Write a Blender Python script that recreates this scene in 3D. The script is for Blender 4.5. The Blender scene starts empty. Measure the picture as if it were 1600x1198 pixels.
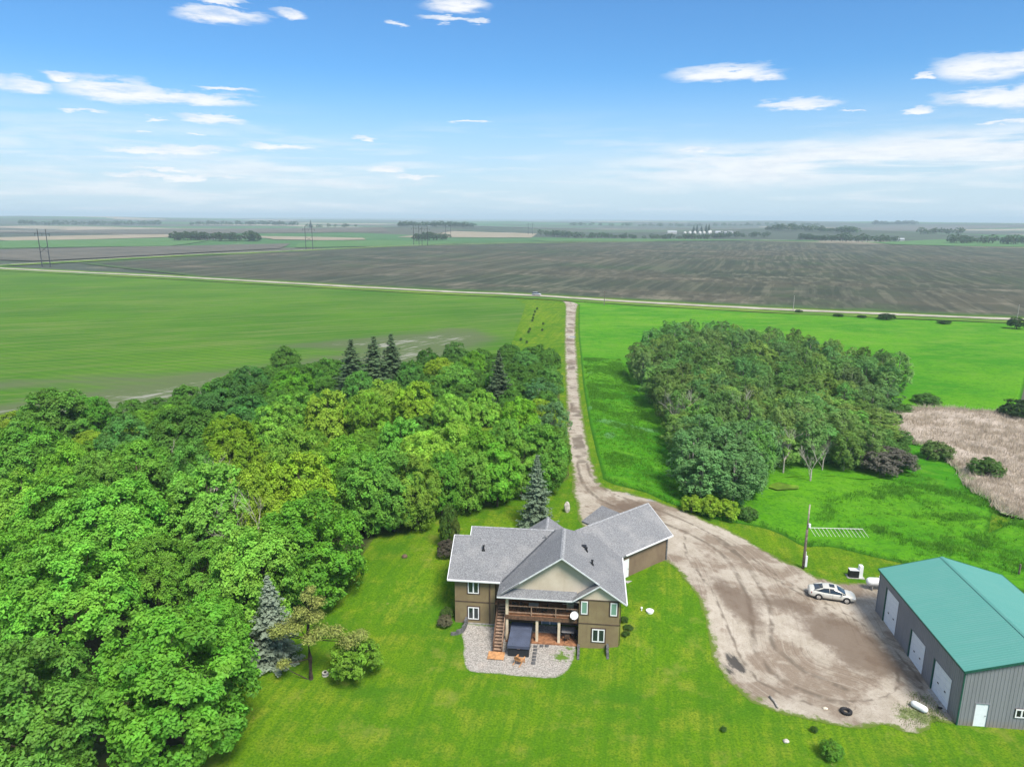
import bpy, bmesh, math, random
import numpy as np
from mathutils import Vector, Matrix
from mathutils.geometry import delaunay_2d_cdt

R = math.radians
scene = bpy.context.scene
COL = scene.collection

# ------------------------------------------------------------------ camera
cd = bpy.data.cameras.new('camera')
cd.sensor_width = 36.0
cd.lens = 24.95
cd.clip_start = 0.5
cd.clip_end = 90000
cam = bpy.data.objects.new('camera', cd)
COL.objects.link(cam)
cam.matrix_world = (Matrix.Translation((0, 0, 42)) @ Matrix.Rotation(R(90 - 13.145), 4, 'X') @ Matrix.Rotation(R(0.33), 4, 'Z'))
scene.camera = cam

# ------------------------------------------------------------------ light
SUN_AZ, SUN_EL = R(150), R(55)          # azimuth clockwise from +Y (the view direction)
SUN_STRENGTH, SKY_STRENGTH, EXPOSURE = 3.3, 0.10, 0.9
sd = bpy.data.lights.new('sun', 'SUN')
sd.energy = SUN_STRENGTH
sd.angle = R(20)
sd.color = (1.0, 0.94, 0.84)
so = bpy.data.objects.new('sun', sd)
COL.objects.link(so)
sdir = Vector((math.sin(SUN_AZ) * math.cos(SUN_EL), math.cos(SUN_AZ) * math.cos(SUN_EL), math.sin(SUN_EL)))
so.rotation_euler = sdir.to_track_quat('Z', 'Y').to_euler()
so.location = sdir * 300

scene.view_settings.view_transform = 'Standard'
scene.view_settings.look = 'None'
scene.view_settings.gamma = 1.0
scene.view_settings.exposure = EXPOSURE
scene.view_settings.use_curve_mapping = False
scene.render.engine = 'CYCLES'
scene.cycles.use_denoising = True
scene.cycles.max_bounces = 6
scene.cycles.diffuse_bounces = 3
scene.cycles.transmission_bounces = 4
scene.cycles.volume_bounces = 0
scene.cycles.transparent_max_bounces = 8

# ------------------------------------------------------------------ node helpers
class NT:
    def __init__(self, tree):
        self.t = tree
        tree.nodes.clear()
    def n(self, typ, ins=None, **props):
        nd = self.t.nodes.new(typ)
        for k, v in props.items():
            setattr(nd, k, v)
        for k, v in (ins or {}).items():
            self.put(nd.inputs[k], v)
        return nd
    def put(self, sock, v):
        if isinstance(v, bpy.types.NodeSocket):
            self.t.links.new(v, sock)
        elif v is not None:
            if sock.type == 'RGBA' and not hasattr(v, '__len__'):
                v = (v, v, v, 1)
            if sock.type == 'RGBA' and len(v) == 3:
                v = (*v, 1)
            sock.default_value = v
    def math(self, op, a, b=None, c=None, clamp=False):
        nd = self.t.nodes.new('ShaderNodeMath'); nd.operation = op; nd.use_clamp = clamp
        self.put(nd.inputs[0], a)
        if b is not None: self.put(nd.inputs[1], b)
        if c is not None: self.put(nd.inputs[2], c)
        return nd.outputs[0]
    def vmath(self, op, a, b=None):
        nd = self.t.nodes.new('ShaderNodeVectorMath'); nd.operation = op
        self.put(nd.inputs[0], a)
        if b is not None:
            if op == 'SCALE': self.put(nd.inputs['Scale'], b)
            else: self.put(nd.inputs[1], b)
        return nd.outputs['Value'] if op in ('LENGTH', 'DOT_PRODUCT', 'DISTANCE') else nd.outputs[0]
    def mix(self, f, a, b, blend='MIX'):
        nd = self.t.nodes.new('ShaderNodeMix'); nd.data_type = 'RGBA'; nd.blend_type = blend
        self.put(nd.inputs[0], f); self.put(nd.inputs[6], a); self.put(nd.inputs[7], b)
        return nd.outputs[2]
    def noise(self, vec, scale, detail=4, rough=.55, dist=0.0):
        nd = self.n('ShaderNodeTexNoise', {'Vector': vec, 'Scale': scale, 'Detail': detail, 'Roughness': rough, 'Distortion': dist})
        return nd.outputs[0]
    def smooth(self, v, a, b, lo=0.0, hi=1.0):
        nd = self.n('ShaderNodeMapRange', {'Value': v, 'From Min': a, 'From Max': b, 'To Min': lo, 'To Max': hi})
        nd.interpolation_type = 'SMOOTHSTEP'
        return nd.outputs[0]
    def lin(self, v, a, b, lo=0.0, hi=1.0):
        return self.n('ShaderNodeMapRange', {'Value': v, 'From Min': a, 'From Max': b, 'To Min': lo, 'To Max': hi}).outputs[0]
    def attr(self, name):
        return self.n('ShaderNodeAttribute', attribute_name=name).outputs['Fac']
    def pos(self):
        return self.n('ShaderNodeNewGeometry').outputs['Position']
    def mapv(self, vec, scale=(1, 1, 1), rot=(0, 0, 0)):
        if any(rot): vec = self.n('ShaderNodeMapping', {'Vector': vec, 'Rotation': rot}).outputs[0]      # turn first, then stretch
        return self.n('ShaderNodeMapping', {'Vector': vec, 'Scale': scale}).outputs[0]
    def out(self, shader, kind='Surface'):
        o = self.n('ShaderNodeOutputMaterial')
        self.t.links.new(shader, o.inputs[kind])
    def bsdf(self, col, rough=.8, spec=.3, metal=0.0, bump=None, bstr=.3, bdist=.05, **more):
        ins = {'Base Color': col, 'Roughness': rough, 'Specular IOR Level': spec, 'Metallic': metal}
        ins.update(more)
        if bump is not None:
            ins['Normal'] = self.n('ShaderNodeBump', {'Height': bump, 'Strength': bstr, 'Distance': bdist}).outputs[0]
        return self.n('ShaderNodeBsdfPrincipled', ins).outputs[0]

MATS = {}
def newmat(name):
    m = bpy.data.materials.new(name); m.use_nodes = True
    MATS[name] = m
    return m, NT(m.node_tree)

def mat(name, col, rough=.75, spec=.3, metal=0.0, var=.18, scale=2.0, bump=0.0, col2=None, **more):
    """plain paint / wood / metal with a little cloudy variation and grain"""
    if name in MATS: return MATS[name]
    m, t = newmat(name)
    p = t.n('ShaderNodeTexCoord').outputs['Object']
    nz = t.noise(p, scale, 6, .6)
    c2 = col2 or tuple(c * (1 - var * 1.6) for c in col)
    c1 = tuple(min(1, c * (1 + var)) for c in col)
    c = t.mix(t.smooth(nz, .3, .7), c2, c1)
    t.out(t.bsdf(c, rough, spec, metal, nz if bump else None, bump, .02, **more))
    return m

# ------------------------------------------------------------------ world: clear blue sky with drifting cumulus
W = bpy.data.worlds.new('World'); scene.world = W; W.use_nodes = True
t = NT(W.node_tree)
tc = t.n('ShaderNodeTexCoord').outputs['Generated']
sky = t.n('ShaderNodeTexSky', sky_type='NISHITA', sun_disc=False, sun_elevation=SUN_EL, sun_rotation=SUN_AZ, altitude=500, air_density=1.0, dust_density=0.6, ozone_density=2.0)
sx = t.n('ShaderNodeSeparateXYZ', {'Vector': tc})
X, Y, Z = sx.outputs
az = t.math('ARCTAN2', X, Y)
el = t.math('ARCSINE', Z)
ae = t.n('ShaderNodeCombineXYZ', {'X': az, 'Y': el}).outputs[0]
# streaky noise in a plane overhead, so that clouds flatten towards the horizon
zc = t.math('ADD', t.math('MAXIMUM', Z, 0.0), .04)
pl = t.n('ShaderNodeCombineXYZ', {'X': t.math('DIVIDE', X, zc), 'Y': t.math('DIVIDE', Y, zc)}).outputs[0]
n_small = t.noise(t.mapv(ae, (20, 105, 1)), 1.0, 8, .64)
n_mid = t.noise(t.mapv(ae, (11, 40, 1)), 1.0, 4, .55)
wob = t.n('ShaderNodeCombineXYZ', {'X': t.math('MULTIPLY', t.math('SUBTRACT', n_mid, .5), .06), 'Y': t.math('MULTIPLY', t.math('SUBTRACT', n_small, .5), .028)}).outputs[0]
aew = t.vmath('ADD', ae, wob)
# cumulus seen in the photograph: azimuth, elevation, half width, half height in degrees
CLOUDS = [(-21.1, 13.31, 3.0, 0.54), (-16.3, 13.67, 1.2, 0.31), (-20.7, 14.15, 1.9, 0.19), (-4.2, 14.85, 2.3, 0.48), (-4.9, 13.94, 1.8, 0.24), (-2.8, 13.82, 0.8, 0.16), (-8.5, 13.5, 0.7, 0.16),
          (-33.1, 7.9, 1.4, 0.53), (-30.6, 8.62, 1.2, 0.23), (-27.8, 8.06, 3.9, 0.75), (-24.3, 7.87, 5.2, 0.45), (-21.9, 6.64, 2.3, 0.38), (-20.9, 8.71, 1.9, 0.17), (-25.4, 6.41, 0.8, 0.12), (-29.8, 6.69, 1.3, 0.12),
          (-26.3, 5.62, 0.7, 0.12), (-22.8, 5.67, 0.8, 0.1), (-25.4, 4.37, 4.2, 0.25), (-22.9, 4.59, 2.6, 0.26), (-17.4, 4.97, 2.3, 0.31), (-25.4, 2.7, 3.8, 0.22), (-22.3, 2.7, 2.6, 0.22), (-25.5, 3.21, 2.5, 0.17),
          (-9.9, 3.55, 1.7, 0.28), (-7.5, 3.03, 2.3, 0.19), (-3.3, 7.12, 1.6, 0.14), (-11.3, 5.69, 0.9, 0.14), (15.4, 10.15, 3.9, 0.54), (18.3, 9.81, 1.3, 0.37), (20.8, 7.89, 3.1, 0.34), (24.1, 7.31, 0.9, 0.08),
          (31.7, 9.43, 2.7, 0.82), (33.7, 9.6, 1.9, 0.65), (37.0, 9.5, 3.0, 0.8), (31.9, 7.65, 2.5, 0.53), (34.0, 7.57, 1.9, 0.89), (28.5, 9.22, 1.0, 0.16), (28.4, 7.11, 1.3, 0.12), (33.2, 6.12, 1.5, 0.15), (13.4, 5.01, 2.1, 0.23),
          (-36.5, 8.0, 3.0, 0.6), (46, 8.5, 4, .6), (-47, 7, 4, .6), (60, 10, 5, .9), (-62, 9, 5, .8)]
m = None
for a, e, wa, we in CLOUDS:
    d = t.vmath('LENGTH', t.vmath('MULTIPLY', t.vmath('SUBTRACT', aew, (R(a), R(e), 0)), (1 / R(wa), 1 / R(we), 0)))
    m = d if m is None else t.math('MINIMUM', m, d)
cum = t.smooth(t.math('ADD', m, t.math('MULTIPLY', t.math('SUBTRACT', n_small, .5), .95)), 1.25, .50)
# low stratus streaks near the horizon all round
n_str = t.noise(t.mapv(ae, (5, 60, 1)), 1.0, 7, .6, .3)
n_az = t.noise(t.mapv(ae, (1.2, 3, 1)), 1.0, 2, .5)
band = t.math('MULTIPLY', t.smooth(el, R(8.5), R(2.5)), t.smooth(t.math('ADD', n_str, t.math('MULTIPLY', t.math('SUBTRACT', n_az, .5), .55)), .42, .66))
# a bank of streaks rising to the right
bank_c = t.lin(az, R(0), R(36), R(3.2), R(4.4))
bank = t.math('MULTIPLY', t.smooth(t.math('ABSOLUTE', t.math('SUBTRACT', t.math('ADD', el, t.math('MULTIPLY', t.math('SUBTRACT', n_mid, .5), R(1.6))), bank_c)), R(2.3), R(.5)),
              t.math('MULTIPLY', t.smooth(az, R(-3), R(20)), t.smooth(n_str, .32, .52)))
high = t.math('MULTIPLY', t.smooth(t.noise(t.mapv(pl, (.9, 1.6, 1)), 1.0, 7, .6), .38, .58), t.smooth(el, R(17), R(30)))
cum = t.math('MULTIPLY', cum, t.smooth(n_small, .30, .58, .55, 1.0))
cl = t.math('MAXIMUM', t.math('MAXIMUM', cum, t.math('MULTIPLY', band, .7)), t.math('MAXIMUM', t.math('MULTIPLY', bank, .9), t.math('MULTIPLY', high, .9)), clamp=True)
shade = t.mix(t.smooth(n_small, .3, .65), (4.6, 4.9, 5.3), (5.7, 5.7, 5.75))
skc = t.mix(1.0, sky.outputs[0], (.36, .655, .88), 'MULTIPLY')
veil = t.math('MULTIPLY', t.smooth(el, R(11), R(.0)), .9)
skc = t.mix(veil, skc, (3.65, 4.4, 4.95))
col = t.mix(t.math('MULTIPLY', cl, .93), skc, shade)
bg = t.n('ShaderNodeBackground', {'Color': col, 'Strength': SKY_STRENGTH})
wo = t.n('ShaderNodeOutputWorld'); W.node_tree.links.new(bg.outputs[0], wo.inputs[0])

# ------------------------------------------------------------------ object helpers
def link(o, parent=None):
    COL.objects.link(o)
    if parent is not None: o.parent = parent
    return o
def tag(o, label=None, cat=None, group=None, kind=None):
    if label: o['label'] = label
    if cat: o['category'] = cat
    if group: o['group'] = group
    if kind: o['kind'] = kind
    return o
def empty(name, loc, rz=0.0, label=None, cat=None, group=None, scale=None):
    o = bpy.data.objects.new(name, None); o.empty_display_size = .3
    o.location = loc; o.rotation_euler = (0, 0, rz)
    if scale is not None: o.scale = scale
    COL.objects.link(o)
    return tag(o, label, cat, group)
def fast_mesh(name, v, f, attrs=None, smooth=False):
    """v (n,3) floats, f (m,k) ints"""
    v = np.asarray(v, np.float32); f = np.asarray(f, np.int32)
    me = bpy.data.meshes.new(name)
    me.vertices.add(len(v)); me.vertices.foreach_set('co', v.ravel())
    k = f.shape[1]
    me.loops.add(f.size); me.loops.foreach_set('vertex_index', f.ravel())
    me.polygons.add(len(f)); me.polygons.foreach_set('loop_start', np.arange(0, f.size, k, dtype=np.int32))
    if smooth: me.polygons.foreach_set('use_smooth', np.ones(len(f), bool))
    for an, av in (attrs or {}).items():
        a = me.attributes.new(an, 'FLOAT', 'POINT'); a.data.foreach_set('value', np.asarray(av, np.float32))
    me.update(calc_edges=True)
    return me
class MB:
    """collects shapes; build() links them as ONE mesh object"""
    def __init__(self, T=None):
        self.v = []; self.f = []; self.T = T
    def add(self, pts, faces):
        b = len(self.v)
        self.v += [self.T(*p) if self.T else tuple(p) for p in pts]
        self.f += [[b + i for i in fc] for fc in faces]
        return self
    def box(self, x0, x1, y0, y1, z0, z1):
        return self.add([(x0, y0, z0), (x1, y0, z0), (x1, y1, z0), (x0, y1, z0), (x0, y0, z1), (x1, y0, z1), (x1, y1, z1), (x0, y1, z1)],
                        [(0, 3, 2, 1), (4, 5, 6, 7), (0, 1, 5, 4), (1, 2, 6, 5), (2, 3, 7, 6), (3, 0, 4, 7)])
    def slab(self, pts, th, d=(0, 0, -1)):
        n = len(pts); o = [tuple(p[i] + d[i] * th for i in range(3)) for p in pts]
        return self.add(list(pts) + o, [list(range(n)), list(range(2 * n - 1, n - 1, -1))] + [(i, i + n, (i + 1) % n + n, (i + 1) % n) for i in range(n)])
    def tube(self, pts, rad, n=8, cap=True):
        pts = [Vector(p) for p in pts]; rings = []
        for i, p in enumerate(pts):
            a = pts[max(i - 1, 0)]; b = pts[min(i + 1, len(pts) - 1)]
            d = (b - a).normalized(); q = d.to_track_quat('Z', 'Y')
            r = rad[i] if hasattr(rad, '__len__') else rad
            rings.append([tuple(p + q @ Vector((math.cos(2 * math.pi * k / n) * r, math.sin(2 * math.pi * k / n) * r, 0))) for k in range(n)])
        return self.loft(rings, True, cap)
    def loft(self, rings, closed=True, cap=True):
        n = len(rings[0]); pts = [p for r in rings for p in r]; fc = []
        for i in range(len(rings) - 1):
            for k in range(n if closed else n - 1):
                a, b = i * n + k, i * n + (k + 1) % n
                fc.append((a, b, b + n, a + n))
        if cap:
            fc.append(tuple(range(n - 1, -1, -1))); fc.append(tuple(range((len(rings) - 1) * n, len(rings) * n)))
        return self.add(pts, fc)
    def disc(self, c, r, h, n=20, axis='z', r2=None):
        c = Vector(c); dv = {'z': Vector((0, 0, 1)), 'x': Vector((1, 0, 0)), 'y': Vector((0, 1, 0))}[axis]
        return self.tube([c, c + dv * h], [r, r2 if r2 is not None else r], n)
    def mesh(self, name):
        me = bpy.data.meshes.new(name); me.from_pydata(self.v, [], self.f); me.update(); return me
    def build(self, name, m, parent=None, smooth=False, label=None, bevel=0.0):
        me = self.mesh(name); me.materials.append(m)
        if smooth:
            me.polygons.foreach_set('use_smooth', np.ones(len(me.polygons), bool))
        o = bpy.data.objects.new(name, me); link(o, parent)
        if label: o['label'] = label
        if bevel:
            b = o.modifiers.new('bevel', 'BEVEL'); b.width = bevel; b.segments = 2; b.limit_method = 'ANGLE'
        return o
def children(o): return [c for c in bpy.data.objects if c.parent == o]
KIDS = {}
def copy_tree(o, parent=None):
    if o.name not in KIDS: KIDS[o.name] = children(o)
    c = o.copy(); COL.objects.link(c)
    if parent is not None: c.parent = parent
    for ch in KIDS[o.name]: copy_tree(ch, c)
    return c

# ------------------------------------------------------------------ terrain

def _hash(ix,iy,seed):
    n=(ix.astype(np.int64)*374761393+iy.astype(np.int64)*668265263+seed*1442695041)&0x7fffffff
    n=((n^(n>>13))*1274126177)&0x7fffffff
    return ((n^(n>>16))&0xffff)/65535.0
def vnoise(x,y,s,seed=0):
    x=np.asarray(x,float)/s; y=np.asarray(y,float)/s
    ix=np.floor(x); iy=np.floor(y); fx=x-ix; fy=y-iy
    fx=fx*fx*(3-2*fx); fy=fy*fy*(3-2*fy)
    a=_hash(ix,iy,seed);b=_hash(ix+1,iy,seed);c=_hash(ix,iy+1,seed);d=_hash(ix+1,iy+1,seed)
    return (a*(1-fx)+b*fx)*(1-fy)+(c*(1-fx)+d*fx)*fy
def fbm(x,y,s,seed=0,o=4):
    r=0;a=.5;t=0
    for i in range(o):
        r=r+a*vnoise(x,y,s/2**i,seed+i*17); t+=a; a*=.5
    return r/t
def S(a,b,x):
    t=np.clip((np.asarray(x,float)-a)/(b-a),0,1); return t*t*(3-2*t)
HILLS=((-230,2150,14,420),(620,2050,9,380),(1050,2150,9,420),(1400,1500,5,350),(3000,4600,26,1500),(-3300,5200,30,1900))
def terr(x,y):
    x=np.asarray(x,float); y=np.asarray(y,float)
    u=.9945*x-.1045*(y-66); v=.1045*x+.9945*(y-66)
    st=-1-6*S(7,13,u)
    t=np.clip((v-st)/(9-st),0,1); k=t*t*(3-2*t)
    mult=(1-.85*S(16,36,x))*(.4+.6*S(-30,-8,x))
    fall=1-.8*S(95,220,y)
    z=2.3*k*mult*fall
    d=np.hypot(x,y)
    z=z+(vnoise(x,y,9,5)-.5)*.16*S(16,30,np.hypot(x-3,y-68))
    z=z+(fbm(x,y,420,11,3)-.5)*9*S(330,1100,d)
    for hx,hy,hh,hr in HILLS: z=z+hh*np.exp(-((x-hx)**2+(y-hy)**2)/hr**2)
    z=z+(fbm(x,y,1700,23,3)-.42)*45*S(2600,6500,d)
    return z
def tz(x, y): return float(terr(x, y))

def catmull(pts, step, closed=False):
    P = [np.array(p, float) for p in pts]; out = []
    n = len(P); rng_ = range(n if closed else n - 1)
    for i in rng_:
        p0 = P[(i - 1) % n] if closed or i > 0 else P[0]
        p1, p2 = P[i], P[(i + 1) % n]
        p3 = P[(i + 2) % n] if closed or i + 2 < n else P[-1]
        k = max(1, int(np.linalg.norm(p2 - p1) / step))
        for j in range(k):
            s = j / k
            out.append(.5 * ((2 * p1) + (-p0 + p2) * s + (2 * p0 - 5 * p1 + 4 * p2 - p3) * s * s + (-p0 + 3 * p1 - 3 * p2 + p3) * s ** 3))
    if not closed: out.append(P[-1])
    return np.array(out)
def densify(pts, step):
    P = np.array(pts, float); out = []
    for i in range(len(P)):
        a, b = P[i], P[(i + 1) % len(P)]
        k = max(1, int(np.linalg.norm(b - a) / step))
        out += [a + (b - a) * j / k for j in range(k)]
    return np.array(out)
def inside(px, py, poly):
    r = np.zeros(len(px), bool); n = len(poly); j = n - 1
    for i in range(n):
        xi, yi = poly[i]; xj, yj = poly[j]
        if yi != yj:
            c = ((yi > py) != (yj > py)) & (px < (xj - xi) * (py - yi) / (yj - yi) + xi)
            r ^= c
        j = i
    return r
def seg_dist(px, py, pts, closed=False):
    pts = np.asarray(pts, float); d = np.full(len(px), 1e9)
    for i in range(len(pts) - (0 if closed else 1)):
        a = pts[i]; b = pts[(i + 1) % len(pts)]; ab = b - a; L = ab @ ab
        if L == 0: continue
        s = np.clip(((px - a[0]) * ab[0] + (py - a[1]) * ab[1]) / L, 0, 1)
        d = np.minimum(d, np.hypot(px - a[0] - s * ab[0], py - a[1] - s * ab[1]))
    return d
def sheet(name, poly, bands, off, m, attrs=None, zf=None, label=None, cat=None, kind='structure', jitter=0.0, parent=None):
    """a draped sheet; bands = [(y_max, spacing), ...] interior point spacing by distance"""
    rr = np.random.RandomState(len(name))
    poly = np.array(poly, float)
    if jitter:
        poly = poly + np.stack([fbm(poly[:, 0], poly[:, 1], 1.6, 71, 3) - .5, fbm(poly[:, 0], poly[:, 1], 1.6, 91, 3) - .5], 1) * 2 * jitter * (1 - .7 * S(100, 130, poly[:, 1]))[:, None]
    lo, hi = poly.min(0), poly.max(0); pts = []
    y0 = lo[1]
    for ym, sp in bands:
        y1 = min(ym, hi[1])
        if y1 <= y0: continue
        gx, gy = np.meshgrid(np.arange(lo[0] + sp * .5, hi[0], sp), np.arange(y0 + sp * .5, y1, sp))
        gx = gx.ravel() + rr.uniform(-.2, .2, gx.size) * sp; gy = gy.ravel() + rr.uniform(-.2, .2, gy.size) * sp
        k = inside(gx, gy, poly); gx, gy = gx[k], gy[k]
        d = seg_dist(gx, gy, poly, True); k = d > sp * .35
        pts.append(np.stack([gx[k], gy[k]], 1)); y0 = y1
    allp = np.concatenate([poly] + pts)
    n = len(poly)
    vo, eo, fo, *_ = delaunay_2d_cdt([Vector(p) for p in allp.tolist()], [(i, (i + 1) % n) for i in range(n)], [], 1, 1e-5)
    v = np.array([(p.x, p.y) for p in vo]); x, y = v[:, 0], v[:, 1]
    edge = seg_dist(x, y, poly, True)
    z = terr(x, y) + off
    if zf is not None: z = z + zf(x, y, edge)
    at = {'edge': edge}
    for k, fn in (attrs or {}).items(): at[k] = fn(x, y)
    me = fast_mesh(name, np.stack([x, y, z], 1), np.array([f for f in fo if len(f) == 3]), at, True)
    me.materials.append(m)
    o = bpy.data.objects.new(name, me); link(o, parent)
    tag(o, label, cat, None, kind)
    return o

# ================================================================== ground materials
def m_lawn():
    m, t = newmat('mown_lawn'); p = t.pos()
    big = t.noise(p, .045, 4, .55); mid = t.noise(p, .35, 5, .6); fine = t.noise(p, 5.0, 4, .7)
    mow = t.noise(t.mapv(p, (1.6, .06, 1), (0, 0, R(12))), 1.0, 3, .5)
    c = t.mix(t.smooth(big, .38, .62), (.076, .178, .006), (.128, .228, .008))
    c = t.mix(t.smooth(mid, .45, .66, 0, .8), c, (.20, .25, .02))
    c = t.mix(t.smooth(t.noise(p, .10, 6, .68), .50, .64, 0, .75), c, (.048, .150, .008))
    c = t.mix(t.smooth(t.noise(p, 1.3, 5, .7), .50, .66, 0, .55), c, (.055, .135, .008))
    c = t.mix(t.smooth(mow, .42, .62, 0, .5), c, (.05, .145, .008))
    c = t.mix(t.smooth(fine, .44, .64, 0, .7), c, (.036, .10, .006))
    c = t.mix(t.smooth(fine, .42, .28, 0, .5), c, (.21, .29, .04))
    c = t.mix(t.smooth(t.noise(p, .22, 6, .72), .54, .70, 0, .55), c, (.215, .225, .045))
    c = t.mix(t.smooth(t.noise(p, 2.4, 5, .7), .58, .70, 0, .6), c, (.03, .10, .006))
    dry = t.noise(p, .8, 6, .7)
    c = t.mix(t.smooth(dry, .64, .78, 0, .75), c, (.25, .215, .09))
    t.out(t.bsdf(c, 1.0, .03, bump=t.math('ADD', fine, t.math('MULTIPLY', t.noise(p, 1.3, 3), 1.5)), bstr=.5, bdist=.06))
    return m
def m_meadow(name='tall_meadow_grass', rim=.75):
    m, t = newmat(name); p = t.pos()
    big = t.noise(p, .03, 4, .55); mid = t.noise(t.mapv(p, (.22, .5, .5), (0, 0, R(25))), 1.0, 5, .6, .4); fine = t.noise(p, 2.6, 5, .7)
    c = t.mix(t.smooth(big, .36, .64), (.042, .20, .007), (.092, .27, .009))
    c = t.mix(t.smooth(mid, .45, .7, 0, .7), c, (.11, .27, .018))
    c = t.mix(t.smooth(t.noise(p, .8, 6, .7), .48, .64, 0, .6), c, (.035, .15, .010))
    c = t.mix(t.smooth(fine, .47, .66, 0, .6), c, (.025, .115, .008))
    c = t.mix(t.smooth(fine, .42, .3, 0, .4), c, (.15, .32, .03))
    far = t.smooth(t.n('ShaderNodeSeparateXYZ', {'Vector': p}).outputs[1], 150, 260)
    c = t.mix(t.math('MULTIPLY', far, t.smooth(t.noise(t.mapv(p, (.07, .2, 1)), 1.0, 5, .7), .44, .66, 0, .6)), c, (.135, .26, .03))
    c = t.mix(t.math('MULTIPLY', far, t.smooth(t.noise(t.mapv(p, (.06, .3, 1)), 1.0, 6, .7), .64, .74, 0, .55)), c, (.33, .34, .13))
    c = t.mix(t.smooth(t.attr('lodge'), .35, .75, 0, .8), c, (.10, .235, .085))
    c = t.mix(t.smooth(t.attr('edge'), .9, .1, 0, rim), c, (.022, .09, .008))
    t.out(t.bsdf(c, 1.0, .04, bump=t.math('ADD', t.math('MULTIPLY', mid, 3.0), fine), bstr=.7, bdist=.16))
    return m
def m_crop():
    m, t = newmat('young_crop'); p = t.pos()
    big = t.noise(p, .018, 4, .55); mid = t.noise(t.mapv(p, (.035, .16, 1), (0, 0, R(-22))), 1.0, 5, .65)
    rows = t.n('ShaderNodeTexWave', {'Vector': t.mapv(p, (1, 1, 1), (0, 0, R(-64))), 'Scale': .09, 'Distortion': 1.5, 'Detail': 2, 'Detail Scale': .3}).outputs['Fac']
    fine = t.noise(p, 1.1, 5, .7)
    c = t.mix(t.smooth(big, .35, .65), (.050, .142, .009), (.076, .182, .010))
    c = t.mix(t.smooth(mid, .5, .72, 0, .6), c, (.13, .20, .03))
    c = t.mix(t.math('MULTIPLY', rows, .34), c, (.03, .095, .012))
    seed = t.noise(t.mapv(p, (.55, .02, 1), (0, 0, R(66))), 1.0, 3, .6)
    c = t.mix(t.smooth(seed, .48, .62, 0, .55), c, (.135, .18, .05))
    c = t.mix(t.smooth(fine, .5, .7, 0, .4), c, (.04, .11, .014))
    wet = t.attr('wet')
    w = t.math('ADD', wet, t.math('MULTIPLY', t.math('SUBTRACT', t.noise(t.mapv(p, (.05, .3, 1), (0, 0, R(8))), 1.0, 6, .7), .5), 1.3))
    c = t.mix(t.smooth(w, .25, 1.0, 0, .8), c, (.095, .115, .058))
    swirl = t.noise(t.mapv(p, (.75, .05, 1), (0, 0, R(32))), 1.0, 4, .6, .6)
    pale = t.smooth(t.math('ADD', w, t.math('MULTIPLY', t.math('SUBTRACT', swirl, .5), 1.6)), 1.25, 1.6, 0, .75)
    c = t.mix(pale, c, (.30, .29, .25))
    rg = t.lin(pale, 0, 1, .9, .45)
    t.out(t.bsdf(c, rg, .05, bump=fine, bstr=.4, bdist=.1))
    return m
def m_plowed():
    m, t = newmat('dark_seeded_soil'); p = t.pos()
    big = t.noise(t.mapv(p, (.0055, .012, 1), (0, 0, R(18))), 1.0, 5, .6); mid = t.noise(t.mapv(p, (.012, .03, 1), (0, 0, R(14))), 1.0, 5, .65)
    warp = t.vmath('ADD', p, t.vmath('SCALE', t.n('ShaderNodeTexNoise', {'Vector': p, 'Scale': .003, 'Detail': 1}).outputs['Color'], 22.0))
    rows = t.noise(t.mapv(warp, (.24, .0012, 1), (0, 0, R(20))), 1.0, 2, .5)
    rows2 = t.noise(t.mapv(warp, (.10, .0012, 1), (0, 0, R(20))), 1.0, 3, .6)
    c = t.mix(t.smooth(big, .4, .65), (.046, .060, .038), (.074, .072, .05))
    c = t.mix(t.smooth(t.noise(p, .009, 4, .6), .5, .7, 0, .6), c, (.042, .072, .030))
    crest = t.smooth(mid, .54, .70)
    c = t.mix(t.math('MULTIPLY', crest, .6), c, (.155, .13, .095))
    c = t.mix(t.math('MULTIPLY', t.smooth(rows, .48, .60), t.lin(crest, 0, 1, .30, .75)), c, (.17, .16, .115))
    c = t.mix(t.smooth(rows2, .54, .40, 0, .45), c, (.030, .036, .028))
    c = t.mix(t.smooth(t.math('ADD', t.attr('edge'), t.math('MULTIPLY', t.noise(p, .05, 4), 26)), 26, 14, 0, .7), c, (.06, .12, .03))
    t.out(t.bsdf(c, .95, .1))
    return m
def m_far():
    """prairie beyond the near fields: a patchwork of seeded, fallow and green quarter sections"""
    m, t = newmat('prairie_patchwork'); p = t.pos()
    q = t.mapv(p, (1 / 620, 1 / 330, 0), (0, 0, R(21)))
    wv = t.vmath('ADD', q, t.vmath('SCALE', t.n('ShaderNodeTexNoise', {'Vector': p, 'Scale': .0035, 'Detail': 4}).outputs['Color'], .35))
    vo = t.n('ShaderNodeTexVoronoi', {'Vector': wv, 'Scale': 1.0, 'Randomness': .7}, distance='CHEBYCHEV')
    rnd = t.n('ShaderNodeSeparateXYZ', {'Vector': vo.outputs['Color']}).outputs
    nz = t.noise(t.mapv(p, (.004, .011, 1), (0, 0, R(15))), 1.0, 6, .65); fine = t.noise(t.mapv(p, (.012, .03, 1)), 1.0, 6, .7)
    c = t.mix(t.smooth(rnd[0], .30, .34), (.055, .135, .045), (.085, .09, .07))
    c = t.mix(t.smooth(rnd[0], .62, .64), c, (.06, .075, .055))
    c = t.mix(t.smooth(rnd[0], .86, .88), c, (.29, .245, .185))
    c = t.mix(t.smooth(nz, .52, .70, 0, .8), c, (.075, .14, .045))
    c = t.mix(t.smooth(fine, .60, .72, 0, .75), c, (.28, .24, .18))
    c = t.mix(t.smooth(t.noise(t.mapv(p, (.005, .02, 1)), 1.0, 6, .65), .62, .68, 0, .85), c, (.028, .06, .03))
    t.out(t.bsdf(c, .95, .1))
    return m
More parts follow.
